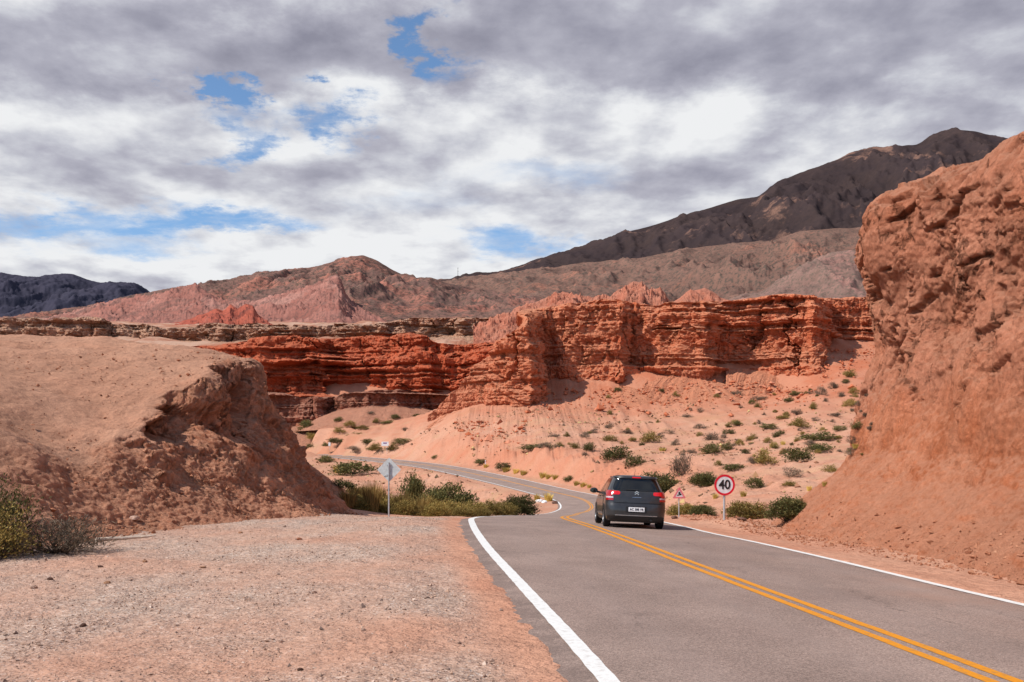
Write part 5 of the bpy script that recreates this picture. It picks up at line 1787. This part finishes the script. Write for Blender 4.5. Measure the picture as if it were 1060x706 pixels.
# tilt with the road's cross-fall
cxr, cyr = 3.575, 28.75
hdg = math.radians(0.2)
pz = lambda a, b: float(cub(RZ, np.array([b]))[0] + cub(RB, np.array([b]))[0] * (a - float(road_x(b))))
zl, zr_ = pz(cxr - .77, cyr + .72), pz(cxr + .77, cyr + .72)
zfw = (pz(cxr - .77, cyr + 3.18) + pz(cxr + .77, cyr + 3.18)) / 2
roll = math.atan2(zr_ - zl, 1.54)
pitch = math.atan2(zfw - (zl + zr_) / 2, 2.46)
car.scale = (1.02, 1.02, 1.02)
car.rotation_euler = (pitch, -roll, hdg)
car.location = (cxr, cyr, (zl + zr_) / 2 - pitch * .72 + .004)

# ------------------------------------------------------------------ sun, sky, clouds
EL, AZ = math.radians(48), math.radians(245)          # azimuth clockwise from +Y: left and a little behind
sd = Vector((math.sin(AZ) * math.cos(EL), math.cos(AZ) * math.cos(EL), math.sin(EL)))
sun = bpy.data.lights.new('sun', 'SUN')
sun.energy = 5.0
sun.angle = math.radians(.53)
sun.color = (1.0, .95, .875)
so = bpy.data.objects.new('sun', sun)
col.objects.link(so)
so.rotation_euler = (-sd).to_track_quat('-Z', 'Y').to_euler()
so.location = (-60, -60, 80)

w = bpy.data.worlds.new('World')
scene.world = w
w.use_nodes = True


class WT(NT):
    def __init__(self, tree):
        self.t = tree


t = WT(w.node_tree)
bg = w.node_tree.nodes['Background']
sky = t.n('ShaderNodeTexSky', sky_type='NISHITA', sun_disc=False, sun_elevation=EL, sun_rotation=AZ, altitude=1700.0, air_density=1.0, dust_density=0.6, ozone_density=1.5)
skyc = t.n('ShaderNodeVectorMath', {0: sky.outputs[0], 1: (.130, .150, .160)}, operation='MULTIPLY').outputs[0]
dirv = t.n('ShaderNodeTexCoord').outputs['Generated']
sep = t.n('ShaderNodeSeparateXYZ', {0: dirv})
dz = t.math('MAXIMUM', sep.outputs[2], 0.0)
DEN = .16
den = t.math('ADD', dz, DEN)
cp = t.n('ShaderNodeCombineXYZ', {0: t.math('DIVIDE', sep.outputs[0], den), 1: t.math('DIVIDE', sep.outputs[1], den), 2: 0.0}).outputs[0]
up = t.n('ShaderNodeVectorMath', {0: cp, 3: .945}, operation='SCALE').outputs[0]      # the same deck a little higher in the sky
up = t.vadd(up, (-.035, 0, 0))


def cdir(u, v):
    d = Vector(((u - CX) / F, 1.0, (HY - v) / F)).normalized()
    return (d.x / (d.z + DEN), d.y / (d.z + DEN), 0.0)


def deck(v):
    big_ = t.noise(t.vmul(v, (.80, .78, 1.0)), 1.7, 3, .5, .1)
    puff = t.noise(t.vmul(v, (1.10, .95, 1.0)), 4.4, 9, .55, .12)
    return t.math('ADD', t.math('MULTIPLY', big_, .62), t.math('MULTIPLY', puff, .52))


n_a, n_b = deck(cp), deck(up)
wisp = t.noise(t.vmul(cp, (.8, 1.2, 1.0)), 9.0, 8, .64, .3)
wp = t.n('ShaderNodeVectorMath', {0: t.n('ShaderNodeTexNoise', {'Vector': cp, 'Scale': 4.0, 'Detail': 7.0, 'Roughness': .66}).outputs['Color'], 1: (.5, .5, .5)}, operation='SUBTRACT').outputs[0]
cpw = t.vadd(cp, t.vmul(wp, (.62, .50, 0)))


def spot(lst, lo, v=cpw):
    acc = None
    for u, vv, ru, rv, s_ in lst:
        df = t.n('ShaderNodeVectorMath', {0: v, 1: cdir(u, vv)}, operation='SUBTRACT').outputs[0]
        ln = t.n('ShaderNodeVectorMath', {0: t.vmul(df, (1 / ru, 1 / rv, 0))}, operation='LENGTH').outputs['Value']
        h_ = t.rng(ln, lo, .0, 0, s_)
        acc = h_ if acc is None else t.math('ADD', acc, h_)
    return acc


# openings in the cloud deck (fixed directions of the sky)
hole = spot([(243, 90, .085, .085, 1.0), (208, 78, .06, .06, .9), (240, 150, .085, .10, .9), (456, 36, .055, .095, .95), (468, 66, .07, .10, .7), (350, 124, .10, .09, .85), (70, 231, .50, .13, .85), (128, 256, .24, .10, .7), (250, 231, .30, .09, .7), (565, 176, .28, .13, .5), (535, 250, .22, .16, .85), (440, 208, .26, .12, .35), (250, 112, .10, .12, .6)], 1.35)
hole_n = t.math('ADD', t.math('MULTIPLY', hole, .95), t.math('MULTIPLY', t.math('SUBTRACT', .48, wisp), .95))
hole_n = t.math('MULTIPLY', hole_n, t.rng(hole, .0, .8))
front = t.math('MAXIMUM', t.rng(dz, .46, .62), t.rng(sep.outputs[1], .25, -.15))
thin = t.math('MULTIPLY', front, t.rng(n_a, .66, .50, .35, 1.0))
cover = t.math('SUBTRACT', 1.0, t.math('MAXIMUM', hole_n, thin), True)
# shade of the deck: grey bellies, white sun side and tops
belly = t.math('ADD', .35, t.math('MULTIPLY', t.math('SUBTRACT', n_a, .60), 1.1))
belly = t.math('ADD', belly, t.math('MULTIPLY', .95, spot([(90, 60, .75, .22, .42), (230, 40, .40, .18, .22), (390, 72, .38, .16, .36), (880, 25, .80, .26, .36), (640, 45, .50, .22, .30), (1010, 45, .5, .25, .2), (335, 12, .25, .2, -.16), (560, 95, .35, .22, -.16), (110, 120, .7, .20, -.16), (640, 140, .5, .26, -.10), (260, 195, 1.0, .35, -.05), (900, 115, .5, .30, .10), (480, 178, .75, .20, .20), (150, 180, .8, .2, .10), (750, 200, .6, .3, .05), (250, 275, 1.6, .6, -.22), (700, 90, .3, .2, .12)], 1.5)))
relief = t.math('MULTIPLY', t.math('SUBTRACT', n_a, n_b), 4.2)
belly = t.math('SUBTRACT', belly, relief)
belly = t.math('ADD', belly, t.math('MULTIPLY', t.math('SUBTRACT', wisp, .5), .22))
cl = t.ramp(t.math('MULTIPLY', belly, .74), [(0.0, (.86, .87, .885)), (.16, (.74, .75, .785)), (.34, (.585, .595, .655)), (.53, (.45, .45, .525)), (.76, (.35, .35, .425)), (1.0, (.27, .27, .34))])
cc = t.mix(t.rng(cover, .12, 1.0, 0, 1, False), skyc, cl)
w.node_tree.links.new(cc, bg.inputs['Color'])
bg.inputs['Strength'].default_value = 1.0

# ------------------------------------------------------------------ camera
cam = bpy.data.cameras.new('camera')
cam.sensor_width = 36.0
cam.lens = F / 1060 * 36
cam.shift_y = (HY - 353) / 1060
cam.clip_start = .1
cam.clip_end = 30000
co = bpy.data.objects.new('camera', cam)
col.objects.link(co)
co.location = (0, 0, EYE)
co.rotation_euler = (math.pi / 2, 0, 0)
scene.camera = co

scene.view_settings.view_transform = 'Standard'
scene.view_settings.look = 'None'
scene.view_settings.exposure = 0
scene.render.engine = 'CYCLES'
scene.cycles.max_bounces = 5
scene.cycles.diffuse_bounces = 3
scene.cycles.use_denoising = True
